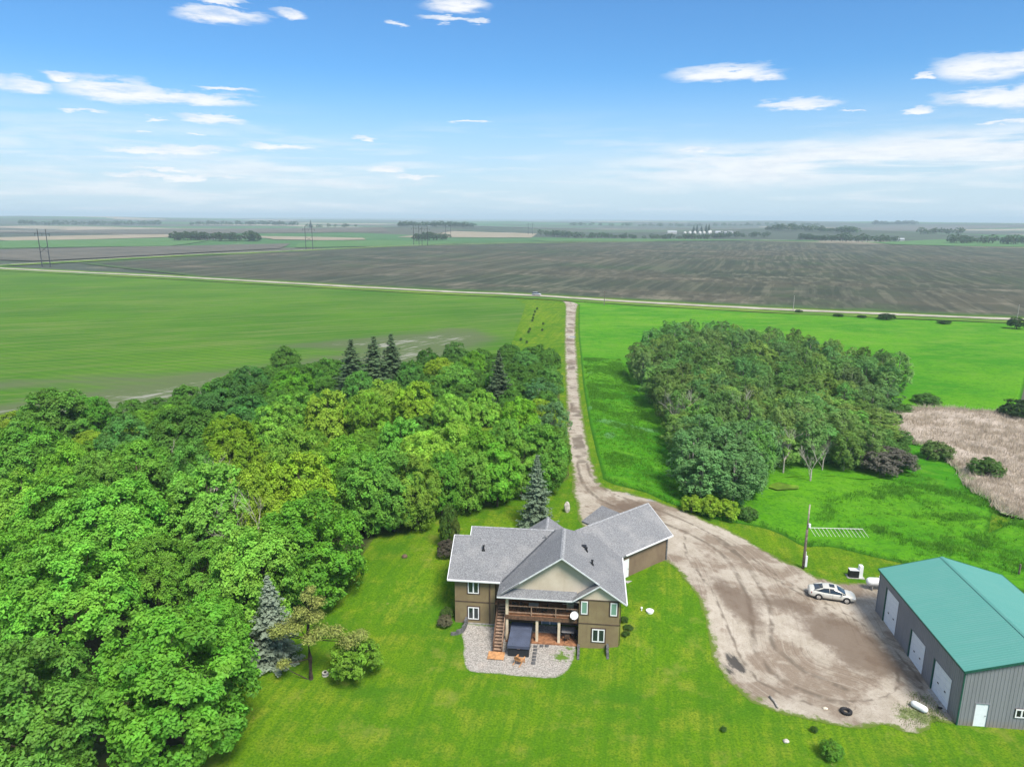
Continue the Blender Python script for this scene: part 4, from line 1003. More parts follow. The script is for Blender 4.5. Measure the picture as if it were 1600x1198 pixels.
def paint(name, c):
    m, t = newmat(name)
    n = t.noise(t.n('ShaderNodeTexCoord').outputs['Object'], 1.5, 4)
    z = t.n('ShaderNodeSeparateXYZ', {'Vector': t.n('ShaderNodeTexCoord').outputs['Object']}).outputs[2]
    dust = t.math('MULTIPLY', t.smooth(z, .75, .2), t.smooth(n, .3, .7, .35, .8))
    t.out(t.bsdf(t.mix(dust, c, (.33, .28, .22)), .32, .5, .0, **{'Coat Weight': .7, 'Coat Roughness': .08}))
    return m
def sedan(loc, rz, label):
    car = empty('parked_car', loc, rz, label, 'car')
    pm = paint('pearl_white_paint', (.54, .53, .475))
    def ring(x, w, zb, zs, zt, crown):
        h = [(0, zb), (w * .86, zb), (w * .97, zb + .12), (w, (zb + zs) / 2), (w * .985, zs), (w * .90, zt - .02), (w * .55, zt + crown * .7), (0, zt + crown)]
        return [(x, y, z) for y, z in h] + [(x, -y, z) for y, z in h[::-1][1:-1]]
    st = [(-2.50, .66, .42, .60, .72, .0), (-2.45, .78, .34, .70, .90, .02), (-2.30, .87, .26, .74, 1.00, .03), (-1.95, .915, .22, .76, 1.03, .03), (-1.4, .93, .20, .76, 1.01, .02), (-.6, .935, .19, .75, .97, 0), (.3, .935, .19, .74, .95, 0),
          (1.1, .93, .20, .73, .94, .02), (1.55, .925, .21, .71, .90, .05), (1.95, .90, .23, .68, .83, .05), (2.25, .84, .26, .62, .74, .04), (2.43, .72, .32, .56, .64, .02), (2.50, .58, .40, .52, .56, 0)]
    body = MB().loft([ring(*s) for s in st]).build('body', pm, car, True)
    sm = body.modifiers.new('subd', 'SUBSURF'); sm.levels = 1; sm.render_levels = 2
    def gh(x, w0, w1, z0, z1):
        return [(x, w0, z0), (x, (w0 + w1) / 2 + .03, (z0 + z1) / 2), (x, w1, z1 - .02), (x, w1 * .7, z1), (x, -w1 * .7, z1), (x, -w1, z1 - .02), (x, -(w0 + w1) / 2 - .03, (z0 + z1) / 2), (x, -w0, z0)]
    GL = m_glass('car_glass', (.02, .026, .03)) if 'car_glass' not in MATS else MATS['car_glass']
    cab = [(-1.92, .72, .70, .99, 1.02), (-1.45, .80, .68, .96, 1.22), (-.95, .83, .64, .94, 1.40), (-.4, .84, .63, .93, 1.455), (.1, .84, .63, .92, 1.45), (.55, .84, .65, .92, 1.36), (1.0, .82, .70, .92, 1.12), (1.35, .78, .74, .91, .96)]
    MB().loft([gh(*c) for c in cab], False, False).build('cabin_glass', GL, car, True)
    # painted roof skin and pillars laid over the glass
    mb = MB(); rows = []
    for x, w1, z1 in ((-1.02, .645, 1.385), (-.85, .645, 1.425), (-.4, .635, 1.468), (.1, .635, 1.462), (.38, .645, 1.408), (.48, .65, 1.385)):
        rows.append([(x, w1, z1 - .04), (x, w1 * .9, z1 - .005), (x, w1 * .5, z1 + .012), (x, -w1 * .5, z1 + .012), (x, -w1 * .9, z1 - .005), (x, -w1, z1 - .04)])
    mb.loft(rows, False, False); mb.build('roof', pm, car, True)
    mb = MB()
    for s in (-1, 1):
        mb.tube([(1.30, s * .775, .95), (.48, s * .66, 1.37)], [.04, .035], 6); mb.tube([(-1.0, s * .655, 1.37), (-1.5, s * .73, 1.17), (-1.95, s * .76, 1.02)], [.05, .075, .06], 6); mb.tube([(-.32, s * .87, .96), (-.38, s * .66, 1.42)], [.03, .03], 6)
        mb.tube([(-1.05, s * .665, 1.36), (-.4, s * .655, 1.43), (.1, s * .655, 1.425), (.48, s * .665, 1.36)], .028, 6)
    mb.build('pillars', pm, car, True)
    MB().box(-.35, .2, -.38, .38, 1.476, 1.486).build('sunroof', GL, car)
    for s in (-1, 1):
        for x in (-1.42, 1.47):
            a = wheel(car, x, s * .83, .335, .22, s, TYRE, RIM)
            mb = MB(); mb.tube([(x, s * .80, .35), (x, s * .938, .35)], .40, 22); mb.build('wheel_arch', BLACK, car)
        for x0, x1 in ((-1.0, -.02), (.0, 1.0)):
            MB().box(x0, x0 + .012, s * .935 - .004, s * .935 + .004, .3, .92).build('door_gap', BLACK, car)
        MB().tube([(-.28, s * .945, .80), (-.12, s * .945, .80)], .018, 6).build('door_handle', pm, car)
        MB().tube([(.72, s * .945, .80), (.88, s * .945, .80)], .018, 6).build('door_handle', pm, car)
        MB().loft([[(.92 + dx, s * (.86 + dy), 1.0 + dz) for dx, dz in ((0, -.06), (.09, -.06), (.06, .07), (0, .07))] for dy in (0, .2)]).build('wing_mirror', pm, car)
        MB().loft([[(2.18, s * .60, .60), (2.18, s * .60, .72), (2.30, s * .60, .70), (2.44, s * .60, .60)], [(2.02, s * .87, .60), (2.02, s * .87, .74), (2.10, s * .87, .72), (2.26, s * .84, .61)]]).build('headlight', mat('headlight_glass', (.6, .62, .65), .1, .6, var=.02), car)
        MB().loft([[(-2.47, s * .45, .68), (-2.47, s * .45, .84), (-2.42, s * .45, .86), (-2.40, s * .45, .68)], [(-2.20, s * .90, .70), (-2.20, s * .90, .86), (-2.15, s * .88, .87), (-2.15, s * .88, .70)]]).build('tail_light', mat('tail_light_red', (.30, .02, .02), .25, var=.05), car)
    MB().box(2.46, 2.515, -.35, .35, .42, .54).build('grille', BLACK, car)
    MB().box(-2.52, -2.49, -.26, .26, .58, .70).build('number_plate', WHITE, car)
    return car
cx, cy = 36.2, 72.65
sedan((cx, cy, tz(cx, cy) + .045), R(-17), 'pearl white sedan parked on the gravel yard by the shop')
def suv(loc, rz, label):
    car = empty('sport_utility_vehicle', loc, rz, label, 'car')
    pm = paint('silver_grey_paint', (.42, .43, .45))
    def ring(x, w, zb, zt):
        h = [(0, zb), (w * .9, zb), (w, zb + .2), (w, zt - .15), (w * .93, zt), (0, zt + .02)]
        return [(x, y, z) for y, z in h] + [(x, -y, z) for y, z in h[::-1][1:-1]]
    MB().loft([ring(*s) for s in ((-2.45, .8, .5, .95), (-2.35, .92, .35, 1.1), (-1, .97, .3, 1.12), (1.0, .97, .3, 1.1), (1.9, .95, .32, 1.02), (2.35, .88, .36, .9), (2.45, .75, .45, .75))]).build('body', pm, car, True)
    MB().loft([[(x, w0, 1.08), (x, w1, z1), (x, -w1, z1), (x, -w0, 1.08)] for x, w0, w1, z1 in ((-2.3, .9, .88, 1.12), (-2.0, .92, .76, 1.66), (-.5, .92, .74, 1.74), (.5, .92, .74, 1.70), (1.25, .9, .86, 1.12))]).build('cabin_glass', MATS['car_glass'], car)
    MB().loft([[(x, w, z), (x, w * .8, z + .05), (x, -w * .8, z + .05), (x, -w, z)] for x, w, z in ((-2.05, .76, 1.67), (-.5, .75, 1.75), (.55, .75, 1.71))]).build('roof', pm, car)
    for s in (-1, 1):
        for x in (-1.4, 1.45): wheel(car, x, s * .86, .38, .24, s, TYRE, RIM)
    return car
suv((13, 385.0, tz(13, 385) + .65), R(-24), 'silver sport utility vehicle on the grid road near the driveway junction')

# ================================================================== yard things
def wood_pole_mat():
    return mat('weathered_pole', (.17, .135, .11), .9, var=.3, scale=3, bump=.3)
PW = wood_pole_mat(); PALE = mat('pale_aluminium', (.66, .66, .62), .5, var=.06)
px_, py_ = 35.8, 79.6; pz_ = tz(px_, py_)
pole = empty('utility_pole', (px_, py_, pz_), 0, 'brown wooden yard pole carrying a long pale boom of rods', 'pole')
MB().tube([(0, 0, -.3), (0, 0, 5.2)], [.17, .14], 12).build('pole_shaft', PW, pole, True)
MB().tube([(0, 0, 5.2), (0, 0, 8.4)], [.10, .085], 10).build('pole_top', mat('bleached_pole', (.36, .31, .24), .9, var=.2), pole, True)
MB().tube([(.12, -.02, 5.42), (6.55, -.29, 5.42)], .035, 6).build('boom', PALE, pole)
for k in range(14):
    s = .3 + k * .478; x = s; y = -.02 - .042 * s
    MB().tube([(x, y, 5.41), (x + .25, y - 1.15, 4.85)], .022, 5).build('rod', PALE, pole)
MB().box(.06, .30, -.22, .06, 5.55, 5.95).build('yard_light', WHITE, pole)
MB().box(.10, .36, -.20, .05, .35, 1.75).build('meter_box', mat('white_meter_box', (.66, .68, .70), .5, var=.05), pole)
MB().tube([(.16, -.08, 1.75), (.14, -.08, 2.3)], .06, 8).build('conduit', PALE, pole)
x, y = 41.2, 77.6
un = empty('heat_pump_unit', (x, y, tz(x, y)), R(-8), 'black and white outdoor utility unit standing on the grass by the shop', 'unit')
MB().box(-.75, .35, -.35, .35, 0, .95).build('housing', BLACK, un, bevel=.03)
MB().box(-.74, .36, -.36, .36, .95, 1.0).build('lid', FASCIA, un)
MB().box(.36, .78, -.3, .3, .0, 1.55).build('cabinet', WHITE, un, bevel=.03)
MB().box(-.95, 1.0, -.5, .5, -.1, .06).build('pad', CONC, un)
x, y = 42.6, 74.6
tk = empty('propane_tank', (x, y, tz(x, y)), R(-4), 'white propane tank on legs at the back corner of the shop', 'tank')
prof = [(-1.55, .05), (-1.5, .25), (-1.38, .40), (-1.15, .48), (1.15, .48), (1.38, .40), (1.5, .25), (1.55, .05)]
TANKW = mat('white_tank_paint', (.78, .79, .78), .4, .4, var=.05)
MB().tube([(a, 0, 1.0) for a, _ in prof], [r for _, r in prof], 20).build('vessel', TANKW, tk, True)
for a in (-.9, .9):
    MB().box(a - .05, a + .05, -.35, .35, 0, .62).build('leg', CONC, tk)
MB().disc((0, 0, 1.46), .16, .2, 14).build('valve_dome', TANKW, tk)
x, y = 36.0, 54.4
cp_ = empty('white_float', (x, y, tz(x, y) + .04), R(125), 'white capsule-shaped tank lying in weeds by the shop door', 'tank')
MB().tube([(a, 0, .3) for a in (-.72, -.68, -.55, -.35, .35, .55, .68, .72)], [.04, .16, .27, .31, .31, .27, .16, .04], 16).build('vessel', TANKW, cp_, True)
MB().disc((0, 0, .58), .06, .06, 10).build('cap', TANKW, cp_)
MB().box(-.4, .4, -.25, .25, 0, .06).build('skid', WOOD_DK, cp_)
x, y = 29.4, 54.0
ty = empty('old_tyre', (x, y, tz(x, y) + .05), 0, 'old black tyre lying flat on the gravel', 'tyre', scale=(.8, .8, .9))
def torus(mb, R0, r0, h, n=28, k=10):
    rings = [[((R0 + math.cos(b) * r0) * math.cos(a), (R0 + math.cos(b) * r0) * math.sin(a), h + math.sin(b) * r0 * .8) for b in np.linspace(0, 2 * math.pi, k + 1)[:-1]] for a in np.linspace(0, 2 * math.pi, n + 1)]
    return mb.loft(rings, True, False)
torus(MB(), .44, .17, .14).build('carcass', TYRE, ty, True)
mb = MB()
for k in range(24):
    a = k * 2 * math.pi / 24
    c_, s_ = math.cos(a), math.sin(a); q = [(.56, -.03), (.64, -.03), (.64, .03), (.56, .03)]
    mb.slab([(r_ * c_ - w_ * s_, r_ * s_ + w_ * c_, .24) for r_, w_ in q], .2)
mb.build('tread', TYRE, ty)
x, y = 23.5, 55.2
o = MB().tube([(0, -.75, .12), (.08, 0, .12), (0, .75, .14)], [.10, .10, .09], 10).build('log', mat('grey_weathered_log', (.34, .31, .27), .9, var=.25, scale=4), smooth=True)
o.location = (x, y, tz(x, y) + .05); o.rotation_euler[2] = R(8); tag(o, 'grey weathered log lying at the edge of the gravel yard', 'log')
def rock(name, x, y, sx_, sy_, sz_, m, label, cat, seed=1, rz=0.0):
    bm = bmesh.new(); bmesh.ops.create_icosphere(bm, subdivisions=3, radius=1.0)
    for v in bm.verts:
        n = fbm(np.array([v.co.x * 1.3 + seed * 7.1 + v.co.z]), np.array([v.co.y * 1.3 + v.co.z * .8]), .9, seed, 3)[0]
        v.co *= .72 + .56 * n
        v.co.x *= sx_; v.co.y *= sy_; v.co.z *= sz_
    me = bpy.data.meshes.new(name); bm.to_mesh(me); bm.free(); me.materials.append(m)
    me.polygons.foreach_set('use_smooth', np.ones(len(me.polygons), bool))
    o = bpy.data.objects.new(name, me); link(o); o.location = (x, y, tz(x, y) + sz_ * .55); o.rotation_euler[2] = rz
    return tag(o, label, cat)
ROCKM = mat('pale_field_stone', (.50, .46, .40), .9, var=.25, scale=3, bump=.4)
rock('standing_stone', 7.7, 91.9, .42, .34, 1.0, ROCKM, 'tall pale standing stone on the lawn beside the driveway', 'stone', 3)
rock('stone', 27.8, 54.5, .22, .16, .12, mat('cream_stone', (.62, .56, .44), .9), 'small cream stone on the gravel left of the tyre', 'stone', 5)
rock('stone', 22.8, 50.4, .26, .2, .16, ROCKM, 'small grey stone lying on the foreground lawn', 'stone', 8)
rock('stump', -12.8, 78.4, .34, .3, .3, mat('brown_stump', (.13, .09, .06), .95, var=.3), 'small brown stump on the lawn beside the wood', 'stump', 9)
rock('stone', 38.0, 54.6, .2, .15, .1, mat('black_scrap', (.03, .03, .03), .8), 'small black scrap lying by the near shop door', 'scrap', 12)
x, y = 14.7, 67.55
sp_ = empty('septic_cover', (x, y, tz(x, y)), 0, 'white round septic lid on the lawn right of the house', 'septic lid')
MB().disc((0, 0, -.1), .38, .24, 24).build('riser', WHITE, sp_); MB().disc((0, 0, .14), .43, .05, 24, r2=.36).build('lid', WHITE, sp_, bevel=.01)
x, y = 13.85, 67.75
sp_ = empty('septic_vent', (x, y, tz(x, y)), 0, 'small white vent cap beside the round septic lid', 'vent')
MB().disc((0, 0, -.1), .07, .4, 12).build('pipe', WHITE, sp_); MB().disc((0, 0, .3), .13, .1, 14, r2=.06).build('cap', WHITE, sp_)
x, y = -17.4, 58.75
fd = empty('bird_feeder', (x, y, tz(x, y)), R(20), 'small pale cable spool and bowl on the lawn under the pine', 'feeder')
MB().disc((-.0, 0, 0), .30, .06, 18).disc((0, 0, .06), .14, .22, 14).disc((0, 0, .28), .30, .06, 18).build('spool', mat('pale_spool_wood', (.52, .49, .43), .85, var=.2), fd)
MB().disc((0, 0, .341), .13, .05, 14).build('bowl', BLACK, fd)
MB().tube([(.3, .05, .1), (.62, .12, .12)], .03, 6).build('handle', mat('pale_spool_wood', (.5, .5, .5)), fd)
x, y = 61.0, 77.9
po = empty('fence_post', (x, y, tz(x, y)), 0, 'dark wooden fence post in the tall grass beyond the shop', 'post')
MB().tube([(0, 0, -.2), (.03, 0, 1.6)], [.12, .10], 8).build('post_shaft', PW, po)

# ================================================================== trees
def m_leaf(name, transl=.30, hue=.10, rough=.6):
    """colour comes from each crown object's own colour; leaves vary a little round it"""
    m, t = newmat(name)
    oi = t.n('ShaderNodeObjectInfo')
    r = t.attr('leaf')
    rr = t.math('ADD', t.math('MULTIPLY', t.math('SUBTRACT', oi.outputs['Random'], .5), .16), t.math('MULTIPLY', t.math('SUBTRACT', r, .5), .9))
    tw = t.noise(t.n('ShaderNodeTexCoord').outputs['Object'], .55, 3, .6)
    val = t.math('ADD', t.math('ADD', 1.0, rr), t.math('MULTIPLY', t.math('SUBTRACT', tw, .5), .5))
    hs = t.n('ShaderNodeHueSaturation', {'Hue': t.math('ADD', .5, t.math('MULTIPLY', t.math('SUBTRACT', tw, .5), hue)), 'Saturation': 1.0, 'Value': val, 'Color': oi.outputs['Color']})
    c = hs.outputs[0]
    pr = t.bsdf(c, rough, .28)
    tl = t.n('ShaderNodeBsdfTranslucent', {'Color': t.mix(.35, c, (.25, .42, .02))}).outputs[0]
    ms = t.n('ShaderNodeMixShader', {0: transl, 1: pr, 2: tl})
    t.out(ms.outputs[0])
    return m
LEAF = m_leaf('broadleaf', .34, .06); NEEDLE = m_leaf('conifer_needles', .10, .05, .7)
BARK = mat('grey_brown_bark', (.12, .095, .07), .95, var=.3, scale=3, bump=.5)
BARK_P = mat('pale_poplar_bark', (.30, .29, .25), .9, var=.3, scale=3)
BARK_D = mat('pine_bark_dark', (.05, .036, .028), .95, var=.4, scale=4)
BARK_W = mat('bleached_dead_wood', (.42, .38, .33), .9, var=.25, scale=3)

def unit(v): return v / np.maximum(np.linalg.norm(v, axis=-1, keepdims=True), 1e-9)
def leaf_geo(p, nrm, size, rs, asp=.62, fold=.18):
    """rhombic folded leaf sprays at points p facing nrm -> verts, tris, per-vertex random"""
    n = len(p)
    a = unit(np.cross(nrm, unit(rs.normal(size=(n, 3))))); b = np.cross(nrm, a)
    s = (size * rs.uniform(.65, 1.35, n))[:, None]
    v = np.stack([p - a * s * .5, p + b * s * asp * .5 + nrm * s * fold, p + a * s * .5 - nrm * s * fold * .6, p - b * s * asp * .5 + nrm * s * fold], 1).reshape(-1, 3)
    i = np.arange(n)[:, None] * 4
    tri = np.concatenate([i + np.array([[0, 1, 2]]), i + np.array([[0, 2, 3]])], 1).reshape(-1, 3)
    return v, tri, np.repeat(rs.uniform(0, 1, n), 4)
def dome_crown(name, seed, Rr, z0, z1, lobes, clumps, leaves, size, low=-.45, lobe_r=(.26, .42), spread=.74, bark=BARK, flat=.9, rough=(.86, 1.06)):
    rs = np.random.RandomState(seed)
    k = np.arange(lobes) + .5
    zz = low + (1 - low) * (1 - k / lobes) ; ph = k * 2.39996 + rs.uniform(0, 6)
    d = np.stack([np.sqrt(np.maximum(0, 1 - zz ** 2)) * np.cos(ph), np.sqrt(np.maximum(0, 1 - zz ** 2)) * np.sin(ph), zz], 1)
    d = unit(d + rs.normal(0, .16, d.shape))
    hz_ = (z1 - z0) / 2
    c0 = np.array([0, 0, z0 + hz_ * .92])
    rad = spread * rs.uniform(rough[0], rough[1], (lobes, 1))
    ctr = c0 + d * rad * np.array([Rr, Rr, hz_])
    inner = rs.rand(lobes) < .14; ctr[inner] = c0 + d[inner] * .38 * np.array([Rr, Rr, hz_])
    lr = Rr * rs.uniform(lobe_r[0], lobe_r[1], lobes)
    P, Nn, LV = [], [], []
    for i in range(lobes):
        cd_ = unit(rs.normal(size=(clumps, 3)) * .8 + d[i] * .8 + np.array([0, 0, .6]))
        cp2 = ctr[i] + cd_ * lr[i] * rs.uniform(.70, 1.08, (clumps, 1)) * np.array([1, 1, flat])
        cr = lr[i] * .36
        ld = unit(rs.normal(size=(clumps, leaves, 3)) + cd_[:, None, :] * .8 + np.array([0, 0, .35]))
        lp = cp2[:, None, :] + ld * cr * rs.uniform(.35, 1.15, (clumps, leaves, 1)) * np.array([1, 1, flat])
        nn = unit(ld * .45 + cd_[:, None, :] * .7 + rs.normal(size=ld.shape) * .36 + np.array([0, 0, .55]))
        P.append(lp.reshape(-1, 3)); Nn.append(nn.reshape(-1, 3))
        LV.append(np.repeat(np.clip(rs.normal(.5, .26) + rs.normal(0, .18, clumps), 0, 1), leaves))
    P = np.concatenate(P); Nn = np.concatenate(Nn); LV = np.concatenate(LV)
    v, tri, lv = leaf_geo(P, Nn, size, rs)
    lv = .45 * lv + .55 * np.repeat(LV, 4)
    me = fast_mesh(name + '_crown', v, tri, {'leaf': lv}); me.materials.append(LEAF)
    mb = MB(); hgt = z1
    mb.tube([(0, 0, -.3), (.05, .02, z0 + .5), (.1, -.05, z0 + hz_ * .9), (0, .05, z0 + hz_ * 1.5)], [Rr * .065, Rr * .05, Rr * .035, Rr * .012], 8)
    for i in range(0, lobes, max(1, lobes // 12)):
        q = ctr[i]; b0 = np.array([.05, 0, z0 + hz_ * rs.uniform(.1, .8)])
        mid = (q + b0) / 2 + np.array([0, 0, .25])
        if i % 3 == 0: q = c0 + (q - c0) * 1.22
        mb.tube([tuple(b0), tuple(mid), tuple(q)], [Rr * .025, Rr * .016, Rr * .006], 5, False)
    tm = mb.mesh(name + '_trunk'); tm.materials.append(bark)
    tm.polygons.foreach_set('use_smooth', np.ones(len(tm.polygons), bool))
    return tm, me
def spruce(name, seed, Hh, Rr, levels, zlow, size=.30, bark=BARK, droop=.28, dens=1.0):
    rs = np.random.RandomState(seed); P, Nn, LV = [], [], []
    mb = MB(); mb.tube([(0, 0, -.2), (0, 0, Hh * .5), (0, 0, Hh * .97)], [Rr * .075, Rr * .045, .015], 8)
    for i in range(levels):
        f = i / (levels - 1); z = zlow + (Hh - zlow) * f ** .93
        L = Rr * ((1 - f) ** .80) * rs.uniform(.80, 1.12) + .08
        nb = max(4, int(13 - 8 * f))
        for k in range(nb):
            a = k * 2 * math.pi / nb + i * 1.1 + rs.uniform(-.25, .25); Lb = L * rs.uniform(.55, 1.22)
            dr = np.array([math.cos(a), math.sin(a), 0]); n_s = max(3, int(Lb / (size * .42) * dens))
            q = (np.arange(n_s) + rs.uniform(.2, .9, n_s)) / n_s; q = .18 + .82 * q
            base = np.array([0, 0, z]) + dr * (Lb * q)[:, None] + np.array([0, 0, 1]) * (-(droop * Lb) * q + .22 * Lb * q ** 2.5)[:, None]
            wdt = .34 * Lb * (1 - q) + .10
            for _ in range(3):
                side = np.cross(dr, [0, 0, 1]); p = base + side * (wdt * rs.uniform(-1, 1, n_s))[:, None] + rs.normal(0, .05, (n_s, 3))
                P.append(p); Nn.append(unit(np.array([0, 0, .9]) + dr * .55 + rs.normal(0, .36, (n_s, 3)))); LV.append(np.clip(.25 + .6 * q + rs.normal(0, .12, n_s), 0, 1))
    P = np.concatenate(P); Nn = np.concatenate(Nn); LV = np.concatenate(LV)
    v, tri, lv = leaf_geo(P, Nn, size, rs, .55, -.12)
    me = fast_mesh(name + '_crown', v, tri, {'leaf': .3 * lv + .7 * np.repeat(LV, 4)}); me.materials.append(NEEDLE)
    tm = mb.mesh(name + '_trunk'); tm.materials.append(bark)
    return tm, me
def bare_tree(name, seed, Hh, depth=5, bark=BARK_W, r0=.12, lean=(0, 0)):
    rs = random.Random(seed); mb = MB()
    def grow(p, d, L, r, k):
        q = p + d * L; mid = (p + q) / 2 + Vector((rs.uniform(-.06, .06), rs.uniform(-.06, .06), 0)) * L
        mb.tube([p, mid, q], [r, r * .85, r * .68], 5, False)
        if k == 0: return
        for _ in range(3 if k > 1 else 2):
            nd = (d + Vector((rs.uniform(-.75, .75), rs.uniform(-.75, .75), rs.uniform(-.12, .5)))).normalized()
            grow(q if _ else mid, nd, L * rs.uniform(.58, .82), r * .58, k - 1)
    grow(Vector((0, 0, -.2)), Vector((lean[0], lean[1], 1)).normalized(), Hh * .34, r0, depth)
    me = mb.mesh(name); me.materials.append(bark)
    return me
TREES = {}
def tree(kind, name, x, y, h, r, colour, label, group=None, cat='tree', z=None, rz=None, dz=0.0):
    """one tree: an Empty at its foot with its own trunk and crown"""
    tm, cm, H0, R0 = kind
    rz = rz if rz is not None else random.uniform(0, 6.28)
    e = empty(name, (x, y, (tz(x, y) if z is None else z) + dz), rz, label, cat, group, (r / R0, r / R0, h / H0))
    if tm is not None:
        t_ = bpy.data.objects.new('trunk', tm); link(t_, e)
    c_ = bpy.data.objects.new('crown', cm); c_.color = (*colour, 1); link(c_, e)
    return e
random.seed(4)
MAPLE = [(*dome_crown('maple', 10 + k, 5.0, 1.0, 12.5, lb_, 17, lf_, sz_, -.45, lr_, sp_, BARK, .9, rg_), 12.5, 5.0) for k, (lb_, lf_, sz_, lr_, sp_, rg_) in enumerate(
    [(78, 22, .31, (.20, .30), .80, (.88, 1.05)), (62, 26, .33, (.22, .35), .77, (.84, 1.06)), (95, 19, .29, (.17, .28), .82, (.86, 1.06)), (55, 30, .31, (.24, .40), .74, (.76, 1.10)), (76, 22, .35, (.19, .32), .80, (.80, 1.12)), (90, 20, .28, (.17, .29), .82, (.88, 1.04))])]
MAPLE_B = [(*dome_crown('edge_maple', 30 + k, 5.0, .2, 12.5, 96 - 14 * k, 17, 22, .31, -.85, (.18 + .02 * k, .29 + .03 * k), .81 - .02 * k, BARK, .9, (.86, 1.07)), 12.5, 5.0) for k in range(3)]
POPLAR = [(*dome_crown('poplar', 50 + k, 2.7, .4, 10.5, 75, 12, 17, .20, -.95, (.16, .32), .78, BARK_P, 1.1, (.72, 1.14)), 10.5, 2.7) for k in range(4)]
SHRUB = [(*dome_crown('shrub', 70 + k, 1.6, .05, 2.8, 50, 12, 14, .15, -.5, (.18, .36), .78), 2.8, 1.6) for k in range(2)]
FARTREE = [(*dome_crown('belt_tree', 90 + k, 4.5, .6, 10, 13, 6, 6, 1.15, -.6), 10, 4.5) for k in range(3)]
BSPRUCE = (*spruce('blue_spruce', 5, 9.6, 2.35, 34, .35, .30), 9.6, 2.35)
DSPRUCE = [(*spruce('dark_spruce', 7 + k, 15, 3.1, 36, .8, .42, BARK_D, .34), 15, 3.1) for k in range(2)]
# broad pruned pine with tiers of needles on bare limbs
def scots_pine():
    rs = np.random.RandomState(3); mb = MB(); P, Nn, LV = [], [], []
    trunk = [(0, 0, -.2), (.05, 0, 2.2), (-.08, .05, 4.2), (.10, 0, 6.0), (.25, .1, 7.6), (.3, .1, 9.2)]
    mb.tube(trunk, [.26, .21, .17, .12, .08, .03], 9)
    pads = [(-2.6, -.2, 5.1, 1.15), (-1.5, .7, 5.5, 1.1), (-3.1, .3, 4.3, .8), (1.4, -.5, 5.4, 1.2), (2.6, .2, 5.0, 1.0), (3.9, -.3, 4.5, 1.2), (4.9, .1, 4.9, .9), (.1, .6, 6.2, 1.2), (1.0, -.4, 6.8, 1.0), (-.4, -.3, 7.2, .95), (.9, .3, 7.9, .95), (.1, .1, 8.6, .8), (.4, .2, 9.2, .6), (-2.1, -.9, 2.1, .75), (-2.6, -.4, 1.6, .5), (.6, -1.2, 5.0, .9), (-.8, -1.0, 5.9, .9)]
    for x, y, z, r in pads:
        k = min(range(len(trunk)), key=lambda i: abs(trunk[i][2] - z + .6)); b0 = trunk[k]
        mb.tube([b0, ((b0[0] + x) / 2, (b0[1] + y) / 2, (b0[2] + z) / 2 - .1), (x, y, z - .1)], [.06, .045, .02], 5, False)
        n = int(620 * r * r); d = unit(rs.normal(size=(n, 3)) + np.array([0, 0, .3]))
        P.append(np.array([x, y, z]) + d * rs.uniform(.3, 1.0, (n, 1)) * np.array([r, r, r * .55])); Nn.append(unit(d + np.array([0, 0, .6]) + rs.normal(0, .5, (n, 3)))); LV.append(rs.uniform(.2, .9, n))
    P = np.concatenate(P); Nn = np.concatenate(Nn)
    v, tri, lv = leaf_geo(P, Nn, .20, rs, .5, .1)
    me = fast_mesh('pine_crown', v, tri, {'leaf': lv}); me.materials.append(NEEDLE)
    tm = mb.mesh('pine_trunk'); tm.materials.append(BARK_D)
    return tm, me, 9.5, 2.0
PINE = scots_pine()
